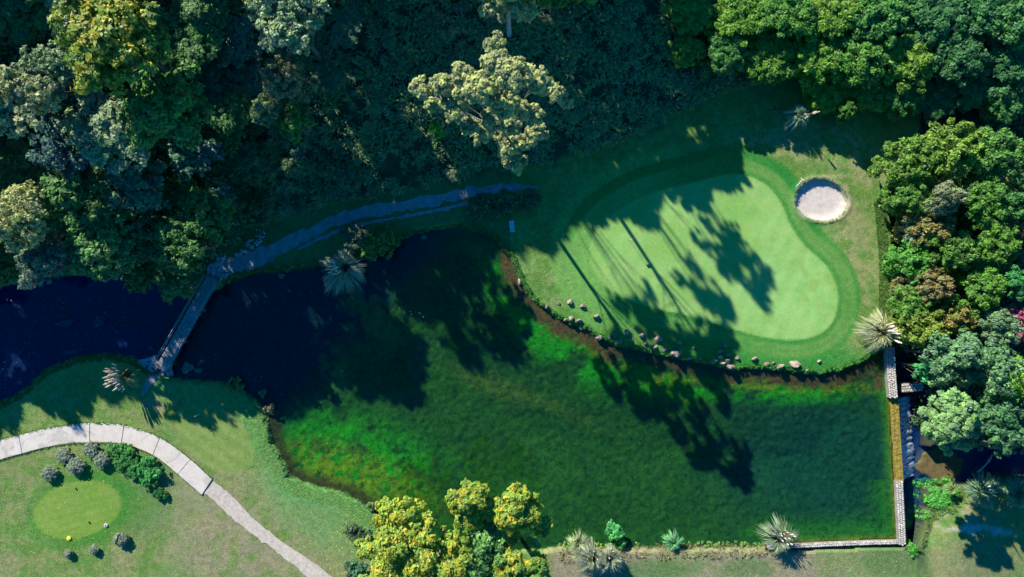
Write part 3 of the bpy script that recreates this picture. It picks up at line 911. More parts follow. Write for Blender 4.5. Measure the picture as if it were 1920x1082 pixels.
def lobes_round(R, zc, n, r0=.38, rz=.7, irregular=.25):
    out = []
    ga = PI * (3 - math.sqrt(5))
    for i in range(n):
        t = (i + .5) / n
        rr = math.sqrt(t) * R * .78 * rng.uniform(1 - irregular, 1 + irregular * .6); a = i * ga + rng.uniform(-.3, .3)
        x, y = rr * math.cos(a), rr * math.sin(a)
        z = zc + R * rz * (math.sqrt(max(0, 1 - (rr / R) ** 2)) * rng.uniform(.45, 1.05) - .35)
        out.append((x, y, z, R * r0 * rng.uniform(.7, 1.2)))
    return out

def trunk_mesh(name, lobes, zbase=0, r=.35, limbs=7, zfork=4.5, thin=1.0):
    bm = bmesh.new(); L = sorted(lobes, key=lambda q: -q[3])[:limbs]
    cx = sum(q[0] for q in lobes) / len(lobes) * .3; cy = sum(q[1] for q in lobes) / len(lobes) * .3
    top = max(q[2] for q in lobes) - .5
    pts = [(0, 0, -.6), (cx * .2, cy * .2, zfork * .5), (cx * .6, cy * .6, zfork), (cx, cy, (zfork + top) / 2), (cx * 1.1, cy * 1.1, top)]
    add_tube(bm, pts, [r * 1.25, r, r * .8, r * .5, r * .15], 8)
    for i, q in enumerate(L):
        z0 = zfork * (.8 + .5 * i / max(1, len(L))); s = Vector((cx * .5, cy * .5, min(z0, q[2] - .3))); e = Vector(q[:3])
        m = s.lerp(e, .5) + Vector((0, 0, -.25 * (e - s).length * .3))
        add_tube(bm, [s, m, e], [r * .45 * thin, r * .28 * thin, r * .08 * thin], 6)
        for k in range(2):
            e2 = e + Vector((random.uniform(-1, 1), random.uniform(-1, 1), random.uniform(-.2, .8))) * q[3] * .9
            add_tube(bm, [m.lerp(e, .5), e2], [r * .16, r * .04], 4)
    return bm_mesh(name, bm, True)

PROTO = {}
def proto(key, R, zc, n, leaves, size, **kw):
    lk = {k: kw.pop(k) for k in ('r0', 'rz', 'irregular') if k in kw}
    skirt = kw.pop('skirt', 0)
    lb = lobes_round(R, zc, n, **lk)
    for i in range(skirt):
        a = i * 2.4; q = rng.uniform(.3, .68) * R
        lb.append((q * math.cos(a), q * math.sin(a), zc * rng.uniform(.3, .7), R * rng.uniform(.18, .3)))
    PROTO[key] = (crown_mesh('crown_' + key, lb, leaves, size, **kw), trunk_mesh('trunk_' + key, lb, r=.3 if R > 3 else .12, zfork=zc * .4), R, zc + R * .55)
for i in range(4): proto('round%d' % i, 5, 10.5, 19, 13000, .29, sub=20, subr=.27, irregular=.35)
for i in range(3): proto('airy%d' % i, 5, 10.5, 19, 11000, .24, r0=.30, irregular=.45, sub=18, subr=.26)
for i in range(4): proto('tuft%d' % i, 5, 6.5, 64, 21000, .22, r0=.165, irregular=.45, sub=6, subr=.6, rz=.5, skirt=16, asp=2.1, jitter=.45)
for i in range(3): proto('thin%d' % i, 5, 10.5, 17, 4800, .26, r0=.24, irregular=.5, sub=12, subr=.3)
for i in range(2): proto('fine%d' % i, 5, 7.5, 26, 13000, .24, r0=.28, sub=12, subr=.38, skirt=8)
for i in range(2): proto('small%d' % i, 2, 3.2, 11, 2600, .22, r0=.42)

def tree(key, px, py, r_px, ztop, color, label, group=None, mat='leaf', name='tree', xy=None, bark='bark', kz=.8, pale=None):
    cm, tm, R, H = PROTO[key]
    if xy is None:
        x, y, _ = P(px, py, ztop * kz)
    else:
        x, y = xy
    zg = zat(x, y)
    rm = r_px / 16 * (CAM_H - ztop * kz) / CAM_H
    s = rm / R; sz = max(ztop - zg, 1.0) / H
    e = empty(name, (x, y, zg - .05), label, 'shrub' if name.endswith('shrub') or name.endswith('bush') else 'tree', group, rng.uniform(0, 2 * PI))
    e.scale = (s, s, sz)
    for nme, me, mt in (('crown', cm, mat), ('trunk', tm, bark)):
        m = me.copy() if (nme == 'crown' and mat != 'leaf' and False) else me
        o = bpy.data.objects.new(nme, m); COL.objects.link(o); o.parent = e
        if len(m.materials) == 0: m.materials.append(M[mt])
        o.material_slots[0].link = 'OBJECT'; o.material_slots[0].material = M[mt]
        o.color = (*color, 1)
    return e

DG = (.052, .15, .042); MG = (.075, .205, .045); BG = (.085, .21, .03); SG = (.18, .27, .15); TEAL = (.055, .14, .125)
PALE = (.27, .32, .14); GREY = (.24, .29, .15); OL = (.11, .18, .03)
FOR = 'trees of the wood on the slope'
# western wood
W_ = [
 ('airy1', 470, 150, 46, 9, (.07, .16, .10), 'dim teal tree in the hollow left of the beige topped tree', 'leaf'),
 ('round0', 400, 20, 52, 12, (.06, .16, .06), 'dark tree at the upper edge in the middle of the wood', 'leaf'),
 ('tuft1', 470, 300, 42, 7, (.06, .15, .06), 'low dark tree right of the blue-teal young trees', 'leaf'),
 ('round3', 620, 150, 34, 8, (.07, .16, .08), 'small dim tree on the slope right of the beige topped tree', 'leaf'),
 ('airy0', 660, 60, 40, 9, (.08, .17, .09), 'dim tree near the upper edge right of the silvery tree', 'leaf'),
 ('tuft3', 650, 330, 26, 5, (.07, .17, .09), 'low leafy tree just above the dirt track', 'leaf'),
 ('round0', 245, 88, 108, 20, (.10, .20, .03), 'tall tree with yellow and orange tipped foliage, brightest of the western wood', 'leaf_autumn'),
 ('airy0', 30, 190, 92, 19, GREY, 'big grey-green tree cut by the left edge, left of the yellow tipped tree', 'leaf'),
 ('airy1', 118, 150, 66, 16, (.12, .2, .11), 'dull silver-green tree between the grey tree and the yellow tipped tree', 'leaf'),
 ('round1', 60, 30, 72, 13, DG, 'dark green tree in the upper left corner', 'leaf'),
 ('airy2', 168, 38, 55, 16, SG, 'pale green tree touching the upper edge left of the yellow tipped tree', 'leaf'),
 ('airy0', 215, 262, 92, 14, SG, 'silver-teal feathery tree directly below the yellow tipped tree', 'leaf'),
 ('airy2', 135, 285, 62, 12, TEAL, 'blue-teal feathery tree left of the silver-teal one', 'leaf'),
 ('round2', 318, 215, 80, 15, MG, 'deep green broad tree right of the silver-teal tree', 'leaf'),
 ('round3', 372, 75, 75, 13, DG, 'dark tree in shade right of the yellow tipped tree', 'leaf'),
 ('airy1', 445, 80, 60, 11, (.07, .15, .09), 'sparse dark tree in the deep shade below the upper edge', 'leaf'),
 ('airy2', 400, 165, 60, 10, (.05, .12, .07), 'sunken dark tree in the black hollow of the wood', 'leaf'),
 ('airy1', 550, 48, 84, 19, SG, 'tall silvery feathery tree touching the upper edge', 'leaf'),
 ('fine0', 542, 152, 44, 14, (.17, .2, .11), 'rounded beige topped tree below the silvery one', 'leaf'),
 ('round1', 508, 212, 32, 12, (.12, .2, .10), 'small pale tree below the beige topped one', 'leaf'),
 ('round2', 556, 236, 34, 11, MG, 'small green tree right of the small pale tree', 'leaf'),
 ('round3', 440, 214, 48, 10, DG, 'flat topped dark green tree left of the small pale tree', 'leaf'),
 ('round0', 425, 262, 36, 8, DG, 'little dark tree under the flat topped one', 'leaf'),
 ('small0', 404, 291, 26, 9, TEAL, 'upper of two blue-teal bushy young trees', 'leaf'),
 ('small1', 420, 363, 19, 8, TEAL, 'lower and smaller of two blue-teal bushy young trees', 'leaf'),
 ('small0', 549, 314, 18, 7, (.1, .17, .08), 'tiny round tree alone on the shaded slope', 'leaf'),
 ('small1', 562, 290, 14, 7, TEAL, 'tiny teal sapling above the tiny round tree', 'leaf'),
 ('round1', 395, 408, 56, 10, (.06, .17, .04), 'bright speckled green tree above the bridge end', 'leaf'),
 ('round3', 343, 458, 60, 10, (.06, .16, .04), 'clumped green tree left of the bridge end', 'leaf'),
 ('round2', 332, 533, 34, 6, (.07, .18, .06), 'low rounded tree overhanging the stream next to the bridge', 'leaf'),
 ('fine0', 48, 415, 66, 14, PALE, 'pale cream-green tree at the left edge halfway down', 'leaf'),
 ('airy0', 82, 492, 58, 11, (.12, .19, .13), 'grey-teal tree leaning over the stream at the left', 'leaf'),
 ('round0', 205, 470, 68, 11, (.065, .18, .055), 'dark green tree at the stream edge, middle of the western bank', 'leaf'),
 ('tuft0', 272, 440, 55, 10, (.06, .16, .07), 'fine leaved dark tree right of the one at the stream edge', 'leaf'),
 ('round2', 150, 378, 72, 11, DG, 'dark tree behind the stream edge trees', 'leaf'),
 ('airy2', 262, 350, 62, 11, (.09, .18, .10), 'dim speckled tree below the silver-teal tree', 'leaf'),
 ('tuft2', 35, 320, 62, 10, (.075, .15, .04), 'olive dark tree between the grey tree and the cream-green tree', 'leaf'),
 ('round1', 5, 500, 44, 8, DG, 'dark tree in the corner where the stream meets the left edge', 'leaf'),
 ('tuft1', 338, 365, 48, 9, DG, 'dark low tree above the clumped green tree', 'leaf'),
 ('small1', 480, 385, 30, 5, (.04, .09, .03), 'low olive bushy tree right of the bright speckled tree', 'leaf'),
 ('round0', 262, 515, 34, 6, DG, 'dark tree overhanging the stream with a black reflection', 'leaf'),
 ('airy0', 360, 290, 50, 9, (.07, .18, .11), 'dim teal-green tree left of the blue-teal young trees', 'leaf'),
]
for key, px, py, r, zt, c, lab, mt in W_:
    tree(key, px, py, r, zt, c, lab, FOR, mt)

# the pale tree in the middle: its own outline
def custom_tree(lobe_px, base_px, color, label, leaves, size, mat='leaf', group=None, bark='bark_pale', sub=9, name='tree', subr=.40):
    bx, by, _ = P(*base_px, 2); zg = zat(bx, by)
    lb = []
    for px, py, r, z in lobe_px:
        x, y, _ = P(px, py, z); lb.append((x - bx, y - by, z - zg, r / 16 * (CAM_H - z) / CAM_H))
    e = empty(name, (bx, by, zg - .05), label, 'tree', group)
    c = obj('crown', crown_mesh('crown', lb, leaves, size, sub=sub, subr=subr), M[mat], e); c.color = (*color, 1)
    obj('trunk', trunk_mesh('trunk', lb, r=.23, limbs=len(lb) if len(lb) < 9 else 12, zfork=min(q[2] for q in lb) * .9, thin=.55), M[bark], e)
    return e
custom_tree([(790, 165, 24, 18), (830, 160, 24, 19), (815, 200, 18, 16), (868, 140, 26, 21), (850, 205, 26, 18), (900, 165, 34, 22), (930, 118, 28, 24), (925, 80, 22, 23), (965, 140, 34, 24),
             (1005, 150, 30, 22), (945, 190, 30, 21), (1040, 175, 20, 19), (1062, 188, 16, 17), (1000, 215, 22, 18), (880, 235, 20, 16), (1010, 245, 22, 16), (958, 235, 20, 17),
             (955, 275, 24, 14), (965, 305, 22, 12), (985, 265, 20, 14), (892, 262, 12, 14), (925, 222, 26, 17), (905, 248, 18, 15), (940, 258, 18, 14), (972, 205, 24, 19), (870, 175, 24, 19)], (938, 285), PALE,
            'large pale olive tree with ragged arms standing alone over the shaded slope', 54000, .21, group=FOR, sub=34, subr=.22)
custom_tree([(925, 15, 26, 20), (960, 25, 28, 21), (990, 22, 24, 20), (950, -20, 36, 22), (1000, -25, 30, 21), (905, -8, 16, 19), (925, -60, 36, 22), (880, -50, 34, 21), (845, -30, 26, 20), (985, -80, 36, 22), (940, -100, 36, 22)], (955, 90), PALE,
            'pale olive tree entering from the upper edge above the large ragged one', 26000, .21, group=FOR, sub=30, subr=.22)
custom_tree([(1035, -5, 26, 10), (1070, 0, 24, 9), (1105, -10, 24, 9)], (1070, 10), (.06, .2, .03), 'bright green tree just entering at the upper edge right of centre', 3500, .28, group=FOR, bark='bark')
custom_tree([(812, 238, 10, 8), (822, 250, 9, 7)], (816, 246), (.05, .28, .02), 'vivid green sapling below the left arm of the pale olive tree', 900, .22, group=FOR, bark='bark')

# north-eastern grove
GR = 'trees of the north-eastern grove'
ordn = ['first', 'second', 'third', 'fourth', 'fifth', 'sixth', 'seventh', 'eighth']
rows = [('top', [(1292, 20, 52), (1385, 25, 66), (1470, 20, 66), (1560, 25, 68), (1655, 20, 68), (1750, 28, 68), (1840, 15, 68), (1915, 40, 62)]),
        ('middle', [(1285, 95, 34), (1360, 95, 50), (1450, 100, 62), (1535, 105, 62), (1620, 100, 66), (1705, 110, 66), (1800, 105, 66), (1890, 115, 62)]),
        ('front', [(1555, 172, 44), (1590, 205, 22), (1630, 165, 50), (1690, 180, 46), (1755, 180, 48), (1825, 165, 50), (1885, 185, 46)])]
gc = [(.085, .21, .025), (.10, .235, .025), (.07, .20, .03), (.12, .24, .03), (.06, .19, .04)]
q = 0
for rn, lst in rows:
    for i, (px, py, r) in enumerate(lst):
        sh = gc[q % 5] if px < 1720 else ((.045, .16, .05), (.055, .18, .05), (.04, .14, .045))[q % 3]
        e = tree('tuft%d' % (q % 4), px, py, r, {'front': 3.5, 'middle': 5.9, 'top': 7.0}[rn] + (q * 7 % 5) * .25, sh,
                 'leafy green tree, %s from left in %s row of the grove above the green' % (ordn[i], rn), GR)
        q += 1
# eastern grove beside the ditch
EG = 'trees of the eastern grove'
E_ = [('tuft1', 1712, 300, 56, 9, (.10, .21, .035), 'yellow-green tree at the upper left corner of the eastern grove', 'leaf'),
 ('tuft0', 1795, 278, 62, 10, (.13, .24, .035), 'yellow-green tree at the top middle of the eastern grove', 'leaf'),
 ('tuft3', 1880, 290, 62, 10, (.07, .19, .04), 'fresh green tree at the top right of the eastern grove', 'leaf'),
 ('tuft2', 1705, 365, 44, 8, (.08, .2, .035), 'green tree overhanging the ditch next to the bunker', 'leaf'),
 ('fine0', 1772, 372, 36, 10, (.17, .22, .12), 'greyish fine leaved tree amid the green crowns', 'leaf'),
 ('tuft2', 1850, 375, 62, 9, (.07, .19, .03), 'green tree right of the greyish one', 'leaf'),
 ('tuft1', 1915, 385, 46, 9, (.05, .18, .05), 'darker green tree at the right edge beside the greyish one level', 'leaf'),
 ('tuft1', 1757, 424, 46, 8.5, (.15, .19, .06), 'rusty brown bare topped tree below the greyish one', 'leaf_rust'),
 ('airy0', 1706, 440, 34, 6, (.17, .25, .16), 'pale flecked shrubby tree at the ditch, left of the rusty one', 'leaf'),
 ('tuft0', 1720, 490, 44, 7, (.07, .24, .04), 'light green tree at the ditch halfway down the grove', 'leaf'),
 ('tuft3', 1795, 470, 50, 9, (.08, .19, .035), 'green tree in the middle of the eastern grove', 'leaf'),
 ('tuft1', 1868, 460, 56, 9, (.08, .2, .03), 'green tree right of the middle one', 'leaf'),
 ('tuft2', 1755, 535, 40, 8.5, (.18, .20, .08), 'tan withered tree among green ones', 'leaf_rust'),
 ('tuft2', 1712, 568, 38, 7, (.09, .22, .04), 'green tree at the ditch above the big pampas clump', 'leaf'),
 ('tuft3', 1845, 545, 52, 9, (.08, .21, .03), 'fresh green tree right of the withered tan one', 'leaf'),
 ('fine1', 1905, 530, 36, 9, (.04, .2, .06), 'smooth emerald tree at the right edge above the purple one', 'leaf'),
 ('tuft0', 1740, 615, 48, 8, (.14, .22, .035), 'olive-yellow tree at the lower left of the grove', 'leaf'),
 ('tuft1', 1800, 600, 42, 8, (.10, .18, .03), 'olive tree with a few orange leaves near the purple tree', 'leaf_rust'),
 ('fine0', 1868, 612, 40, 9, (.11, .21, .11), 'grey-green round tree touching the purple tree', 'leaf'),
 ('fine1', 1918, 612, 40, 9, (.30, .07, .16), 'purple leaved tree at the right edge', 'leaf'),
 ('round2', 1790, 670, 52, 10, (.09, .20, .10), 'grey-green broad tree above the weir stream', 'leaf'),
 ('fine1', 1858, 690, 62, 10, (.09, .21, .09), 'wide grey-green tree in the middle of the lower group', 'leaf'),
 ('round1', 1908, 712, 50, 10, (.11, .27, .03), 'bright lime tree at the right edge of the lower group', 'leaf'),
 ('small0', 1740, 690, 28, 6, (.05, .26, .09), 'small fresh green tree beside the cross wall', 'leaf'),
 ('round3', 1868, 795, 62, 9.5, (.06, .17, .07), 'dark shaded tree right of the pale round crown', 'leaf'),
 ('round0', 1925, 800, 50, 8, (.06, .16, .07), 'dark tree at the right edge over the stream', 'leaf'),
]
for key, px, py, r, zt, c, lab, mt in E_:
    if px < 1745 and py < 640: px += 11
    tree(key, px, py, r, zt, c, lab, EG, mt)

custom_tree([(1745, 770, 24, 9), (1775, 752, 26, 10), (1806, 768, 26, 10), (1760, 800, 30, 10.5), (1795, 800, 28, 11), (1824, 800, 20, 9), (1772, 830, 22, 9), (1808, 832, 18, 8.5), (1742, 798, 20, 9), (1785, 778, 24, 11)],
            (1790, 815), (.14, .27, .10), 'pale round crown overhanging the channel south of the cross wall', 13000, .25, group=EG, bark='bark', sub=22, subr=.27)
# yellow trees on the southern bank
YG = 'yellow tipped trees on the southern bank'
Yc = (.16, .29, .04)
custom_tree([(735, 965, 34, 8), (765, 955, 30, 9), (700, 1030, 30, 7), (745, 1020, 42, 9), (800, 1000, 36, 9), (790, 1050, 42, 9), (735, 1070, 44, 8), (850, 1020, 34, 8), (845, 1070, 40, 9), (790, 1110, 50, 9), (710, 1100, 36, 7)],
            (780, 1030), Yc, 'broad yellow tipped tree, leftmost of the group on the bottom edge', 34000, .23, 'leaf_autumn', YG, 'bark', sub=26, subr=.25)
custom_tree([(865, 935, 30, 9), (890, 925, 30, 10), (918, 945, 28, 9), (880, 970, 30, 8), (915, 985, 28, 7)],
            (890, 985), Yc, 'yellow tipped tree reaching over the pond, middle of the group', 15000, .23, 'leaf_autumn', YG, 'bark', sub=26, subr=.25)
custom_tree([(968, 935, 26, 10), (955, 965, 32, 10), (990, 965, 30, 9), (1015, 985, 22, 8), (965, 912, 11, 10), (1003, 935, 11, 9), (1028, 975, 10, 8), (950, 1000, 28, 7)],
            (960, 1000), Yc, 'yellow tipped tree with thin outer twigs, rightmost over the pond', 15000, .23, 'leaf_autumn', YG, 'bark', sub=26, subr=.25)
custom_tree([(960, 1060, 36, 8), (1000, 1060, 30, 8), (980, 1095, 40, 8), (925, 1075, 26, 7), (1010, 1090, 26, 7)],
            (975, 1060), (.09, .25, .04), 'small yellow-green tree at the bottom edge right of the broad one', 12000, .23, 'leaf_autumn', YG, 'bark', sub=26, subr=.25)
custom_tree([(905, 1010, 34, 7.5), (940, 1020, 30, 7.5), (1000, 1022, 18, 6), (885, 1055, 34, 7.5), (930, 1060, 26, 7), (915, 985, 22, 7)],
            (925, 1030), (.11, .26, .07), 'plain green tree filling the gap among the yellow tipped trees', 10000, .24, 'leaf', YG, 'bark')

# trees standing outside the picture whose shade falls into it
OFF = 'wood continuing beyond the picture'
offl = [(-70, 44, 24, 6), (-62, 42, 25, 6), (-54, 44, 26, 6), (-46, 42, 24.5, 6), (-40, 45, 32, 6.5), (-32, 43, 27, 6), (-25, 45, 26, 6.5), (-19, 42, 24, 6), (-12.5, 43, 23, 6), (-6, 41.5, 22, 5.5),
        (0, 43, 21, 5), (5, 42, 20, 4.5), (10, 43, 16.5, 4.2), (15, 43, 12.5, 4), (-66, 34, 22, 6), (-58, 36, 22, 6), (-50, 36, 22, 5), (-42, 37, 19, 5), (-34, 37, 22, 5.5), (-27, 38, 22, 5.5), (-20, 37.5, 21, 5),
        (-15, 39, 20, 4.5), (-9, 38.5, 20, 4.5), (2.5, 39, 19.5, 4), (7.5, 39.5, 18.5, 3.6), (-74, 30, 20, 6), (-72, 22, 19, 6), (-59, 12, 16, 4.6), (-64, 17, 19.5, 6), (-66, 8.5, 15.5, 5.5), (-73, 4, 13.5, 5.5), (-66, 25, 19, 5), (-84, 20, 20, 6),
        (-57.5, 21, 18, 5), (-12, 38, 28, 4.2), (-5, 40, 28.5, 4.6), (-.5, 43.5, 29, 4.2), (.5, 41, 25, 4.2), (-64, 1, 9, 4)]
for i, (x, y, zt, r) in enumerate(offl):
    tree('thin%d' % (i % 3) if zt > 27.5 or zt == 25 else 'tuft%d' % (i % 4), 0, 0, r * 16, zt, DG, 'dark tree of the wood beyond the frame', OFF, xy=(x, y))
for i, (x, y, zt, r) in enumerate([(68, -14, 11, 5), (66, -24, 10, 4.5), (72, -4, 10, 5)]):
    tree('round%d' % (i % 4), 0, 0, r * 16, zt, DG, 'dark tree east of the stream beyond the frame', OFF, xy=(x, y))

# ------------------------------------------------------------------ shrubs
def bush(px, py, r, h, color, label, name='shrub', group=None, leaves=1500, size=.14, n=10, mat='leaf', cat='shrub'):
    x, y, _ = P(px, py, h * .6 + .5); zg = zat(x, y)
    R = r / 16; grpflat = group is not None
    lb = lobes_round(R, h * .45, n, r0=.5, rz=.55 * h / R if h / R < 1.4 else .7, irregular=.15)
    if name == 'round_bush': lb = [(0, 0, h * .5, R * .82)] + [(R * .25 * math.cos(k * 1.57), R * .25 * math.sin(k * 1.57), h * .42, R * .7) for k in range(4)]
    e = empty(name, (x, y, zg - .03), label, cat, group)
    rb = name == 'round_bush'
    if rb or grpflat: e.scale = (1, 1, .62)
    c = obj('foliage', crown_mesh('foliage', lb, leaves * (2 if rb else 1), size, sub=60 if rb else 14, subr=.17 if rb else .3, flat=.9), M[mat], e); c.color = (*color, 1)
    bm = bmesh.new()
    for k in range(5):
        a = k * 1.3; add_tube(bm, [(0, 0, -.1), (R * .4 * math.cos(a), R * .4 * math.sin(a), h * .5)], [.04, .02], 5)
    obj('stem', bm_mesh('stem', bm), M['bark'], e)
    return e
LAV = 'grey round bushes round the oval tee'
LV = (.165, .22, .165)
for px, py, r, h, lab in [(88, 889, 18, 1.3, 'grey round bush, leftmost of the upper five by the oval tee'),
    (115, 856, 18, 1.3, 'grey round bush between the leftmost one and the concrete path'),
    (139, 876, 20, 1.4, 'largest grey round bush, in the middle of the upper five'),
    (168, 844, 18, 1.3, 'grey round bush nearest to the concrete path'),
    (186, 864, 18, 1.3, 'grey round bush, rightmost of the upper five'),
    (221, 1014, 16, 1.5, 'mauve-grey round bush, largest of the lower three'),
    (172, 1033, 10, 1.2, 'small grey round bush, middle of the lower three'),
    (124, 1040, 10, 1.2, 'small grey round bush, leftmost of the lower three')]:
    bush(px, py, r, h, LV, lab, 'round_bush', LAV, 2600, .10, 12)
bush(229, 856, 24, 1.0, (.03, .15, .03), 'glossy dark green shrub beside the path bend, upper of three', 'shrub', 'dark shrubs by the path bend', 2200, .2, 10)
bush(248, 872, 20, .9, (.03, .15, .03), 'glossy dark green shrub between the two larger ones by the path bend', 'shrub', 'dark shrubs by the path bend', 1600, .2, 8)
bush(276, 885, 28, 1.2, (.035, .19, .045), 'glossy dark green shrub, widest of the group by the path bend', 'shrub', 'dark shrubs by the path bend', 2400, .2, 10)
bush(295, 927, 14, .8, (.02, .11, .025), 'smallest darkest shrub below the group by the path bend', 'shrub', 'dark shrubs by the path bend', 900, .18, 6)
bush(672, 1000, 24, 1.6, (.06, .11, .05), 'round dark shrub with twiggy top beside the broad yellow tipped tree', leaves=1800, size=.16)
bush(668, 1068, 22, 1.4, (.05, .14, .07), 'low green shrub at the bottom edge left of the yellow tipped tree', leaves=1600, size=.18)
bush(694, 952, 10, 1.0, (.12, .2, .08), 'tiny pale shrub at the pond corner left of the yellow tipped tree', leaves=500, size=.14, n=5)
bush(1154, 1000, 18, 2.4, (.06, .3, .09), 'fresh green young shrub behind the pampas clumps on the south wall', leaves=1300, size=.2, n=8)
bush(1166, 1024, 12, 1.4, (.05, .25, .06), 'small green shrub right of the fresh young one', leaves=700, size=.18, n=5)
bush(712, 452, 34, 2.6, (.05, .16, .03), 'spreading green bush overhanging the pond beside the pale pampas clump', leaves=4200, size=.2, n=14)
bush(668, 444, 28, 2.2, (.10, .15, .08), 'twiggy grey-green bush left of the spreading green bush', leaves=2600, size=.17, n=10)
bush(437, 720, 17, 1.0, (.24, .17, .05), 'orange-brown low bush on the shaded shore right of the bridge', leaves=900, size=.14, n=6)
bush(488, 740, 9, 1.0, (.16, .17, .09), 'thin straw coloured bush in the water margin, upper one', leaves=420, size=.13, n=5)
bush(502, 768, 11, 1.0, (.14, .16, .08), 'thin straw coloured bush in the water margin, lower one', leaves=500, size=.13, n=5)
bush(900, 388, 26, .9, (.05, .12, .05), 'low dark bush below the track, left end of the row', leaves=1800, size=.2)
bush(945, 382, 26, .9, (.05, .12, .05), 'low dark bush below the track, middle of the row', leaves=1800, size=.2)
bush(990, 376, 22, .8, (.05, .12, .05), 'low dark bush below the track, right end of the row', leaves=1600, size=.2)

# ------------------------------------------------------------------ pampas clumps
def blades(n, R, H, width, droop=.5, lean=(0, 0)):
    a = rng.uniform(0, 2 * PI, n); rr = R * rng.random(n) ** .6; hh = H * rng.uniform(.65, 1.1, n)
    ph = rng.uniform(0, 6.28); a = a + .35 * np.sin(3 * a + ph) + .25 * np.sin(7 * a + 2 * ph); rr = rr * (1 + .3 * np.cos(a - ph)) * (1 + .15 * np.sin(5 * a))
    ca, sa = np.cos(a), np.sin(a); K = 5
    V = np.zeros((n, K, 2, 3))
    side = np.stack([-sa, ca, np.zeros(n)], 1)
    tw = rng.uniform(-.6, .6, n)
    for k in range(K):
        t = k / (K - 1)
        r_ = .10 * R + rr * (t ** 1.25)
        z = hh * (np.sin(t * PI * .5) ** .9) * (1 - droop * (rr / R) * t ** 2.5)
        c = np.stack([r_ * ca + lean[0] * z, r_ * sa + lean[1] * z, z], 1)
        w = width * (1 - t) ** .7 + .006
        s_ = side * w / 2 + np.array((0, 0, 1)) * (w * tw / 2)[:, None]
        V[:, k, 0] = c - s_; V[:, k, 1] = c + s_
    v = V.reshape(-1, 3)
    b = (np.arange(n) * K * 2)[:, None]
    f = np.concatenate([b + np.array([2 * k, 2 * k + 1, 2 * k + 3, 2 * k + 2]) for k in range(K - 1)], 0)
    return v, f, np.repeat(rng.random(n), K * 2)

def plume_mesh(L=.9, r=.11):
    bm = bmesh.new()
    pts = [(0, 0, 0), (.01, 0, L * .25), (.03, 0, L * .55), (.07, 0, L * .85), (.10, 0, L)]
    add_tube(bm, pts, [r * .3, r * .9, r, r * .6, .01], 7)
    for v in bm.verts: v.co += Vector((random.uniform(-1, 1), random.uniform(-1, 1), random.uniform(-1, 1))) * r * .22
    return bm_mesh('plume', bm)
PLM = [plume_mesh(.9, .10), plume_mesh(1.1, .12), plume_mesh(.8, .09)]
stk = bmesh.new(); add_tube(stk, [(0, 0, 0), (0, 0, 1)], [.02, .012], 4); STK = bm_mesh('stalk', stk)

def pampas(px, py, r, H, color, label, n=700, plumes=0, pdir=None, pspread=.5, pcolor='plume', plen=1.0, width=.08, lean=(0, 0), droop=.5):
    x, y, _ = P(px, py, H * .55 + .4); zg = max(zat(x, y), .1); R = r / 16
    e = empty('pampas_grass', (x, y, zg - .05), label, 'pampas grass', 'pampas clumps')
    v, f, va = blades(n, R, H, width, droop, lean)
    o = obj('leaves', np_mesh('leaves', v, f, {'var': va, 'tip': va * 0}), M['grass_blade'], e); o.color = (*color, 1); o['kind'] = 'stuff'
    for k in range(plumes):
        a = rng.uniform(0, 2 * PI) if pdir is None else pdir + rng.normal(0, pspread)
        t = rng.uniform(.15, .62)
        d = Vector((math.cos(a) * math.sin(t), math.sin(a) * math.sin(t), math.cos(t)))
        l = H * rng.uniform(.8, 1.15)
        qt = d.to_track_quat('Z', 'X')
        s = obj('stalk', STK, M['straw'], e); s.scale = (1, 1, l); s.rotation_mode = 'QUATERNION'; s.rotation_quaternion = qt
        p = obj('plume', PLM[k % 3], M[pcolor], e, d * l); p.rotation_mode = 'QUATERNION'; p.rotation_quaternion = qt; p.scale = (plen,) * 3
    return e
PG = (.20, .27, .17)
pampas(646, 502, 42, 2.6, (.24, .32, .25), 'large bluish pampas clump with a sunlit cream side, on the north shore', 1500, 22, PI * 1.02, .5, plen=.8, width=.06)
pampas(1497, 216, 23, 3.0, (.22, .33, .26), 'spiky silver pampas clump at the north-east corner of the green', 700, 4, -.4, .3, plen=.7)
pampas(1452, 204, 9, 1.0, (.2, .24, .12), 'tiny pale grass tuft left of the silver pampas clump', 220)
pampas(1654, 624, 36, 2.4, (.30, .34, .22), 'pampas clump with cream plumes at the head of the weir', 1500, 22, .35, .5, plen=.95)
pampas(236, 704, 20, 2.6, (.2, .24, .12), 'pampas clump with many white plumes near the bridge foot', 500, 34, PI * 1.0, .8, plen=.95)
pampas(1467, 1013, 34, 2.6, (.20, .27, .19), 'pampas clump with tall straw stalks on the south wall', 800, 14, 1.5, .8, plen=.6, pcolor='plume')
pampas(1085, 1022, 20, 1.8, (.26, .34, .2), 'pale pampas tuft on the south wall, leftmost of three together', 600)
pampas(1112, 1048, 32, 2.4, (.22, .27, .2), 'grey arching pampas clump, middle of three together', 900, 3, 1.6, .5, plen=.6)
pampas(1143, 1045, 30, 2.5, (.22, .28, .21), 'grey arching pampas clump, rightmost of three together', 900, 3, 1.4, .5, plen=.6)
pampas(1265, 1020, 19, 1.2, (.12, .34, .16), 'small green grass clump alone on the south wall', 600)
pampas(1842, 925, 36, 2.0, (.14, .26, .16), 'shaded pampas clump right of the bright weeds by the stream', 1100, 2, 1.0, .5, plen=.7)
pampas(1912, 930, 32, 2.0, (.16, .26, .16), 'shaded pampas clump at the right edge by the stream', 1000, 2, 1.0, .5, plen=.7)
pampas(1790, 1010 - 90, 14, .8, (.2, .3, .12), 'low pale grass tuft among the bright weeds', 300)

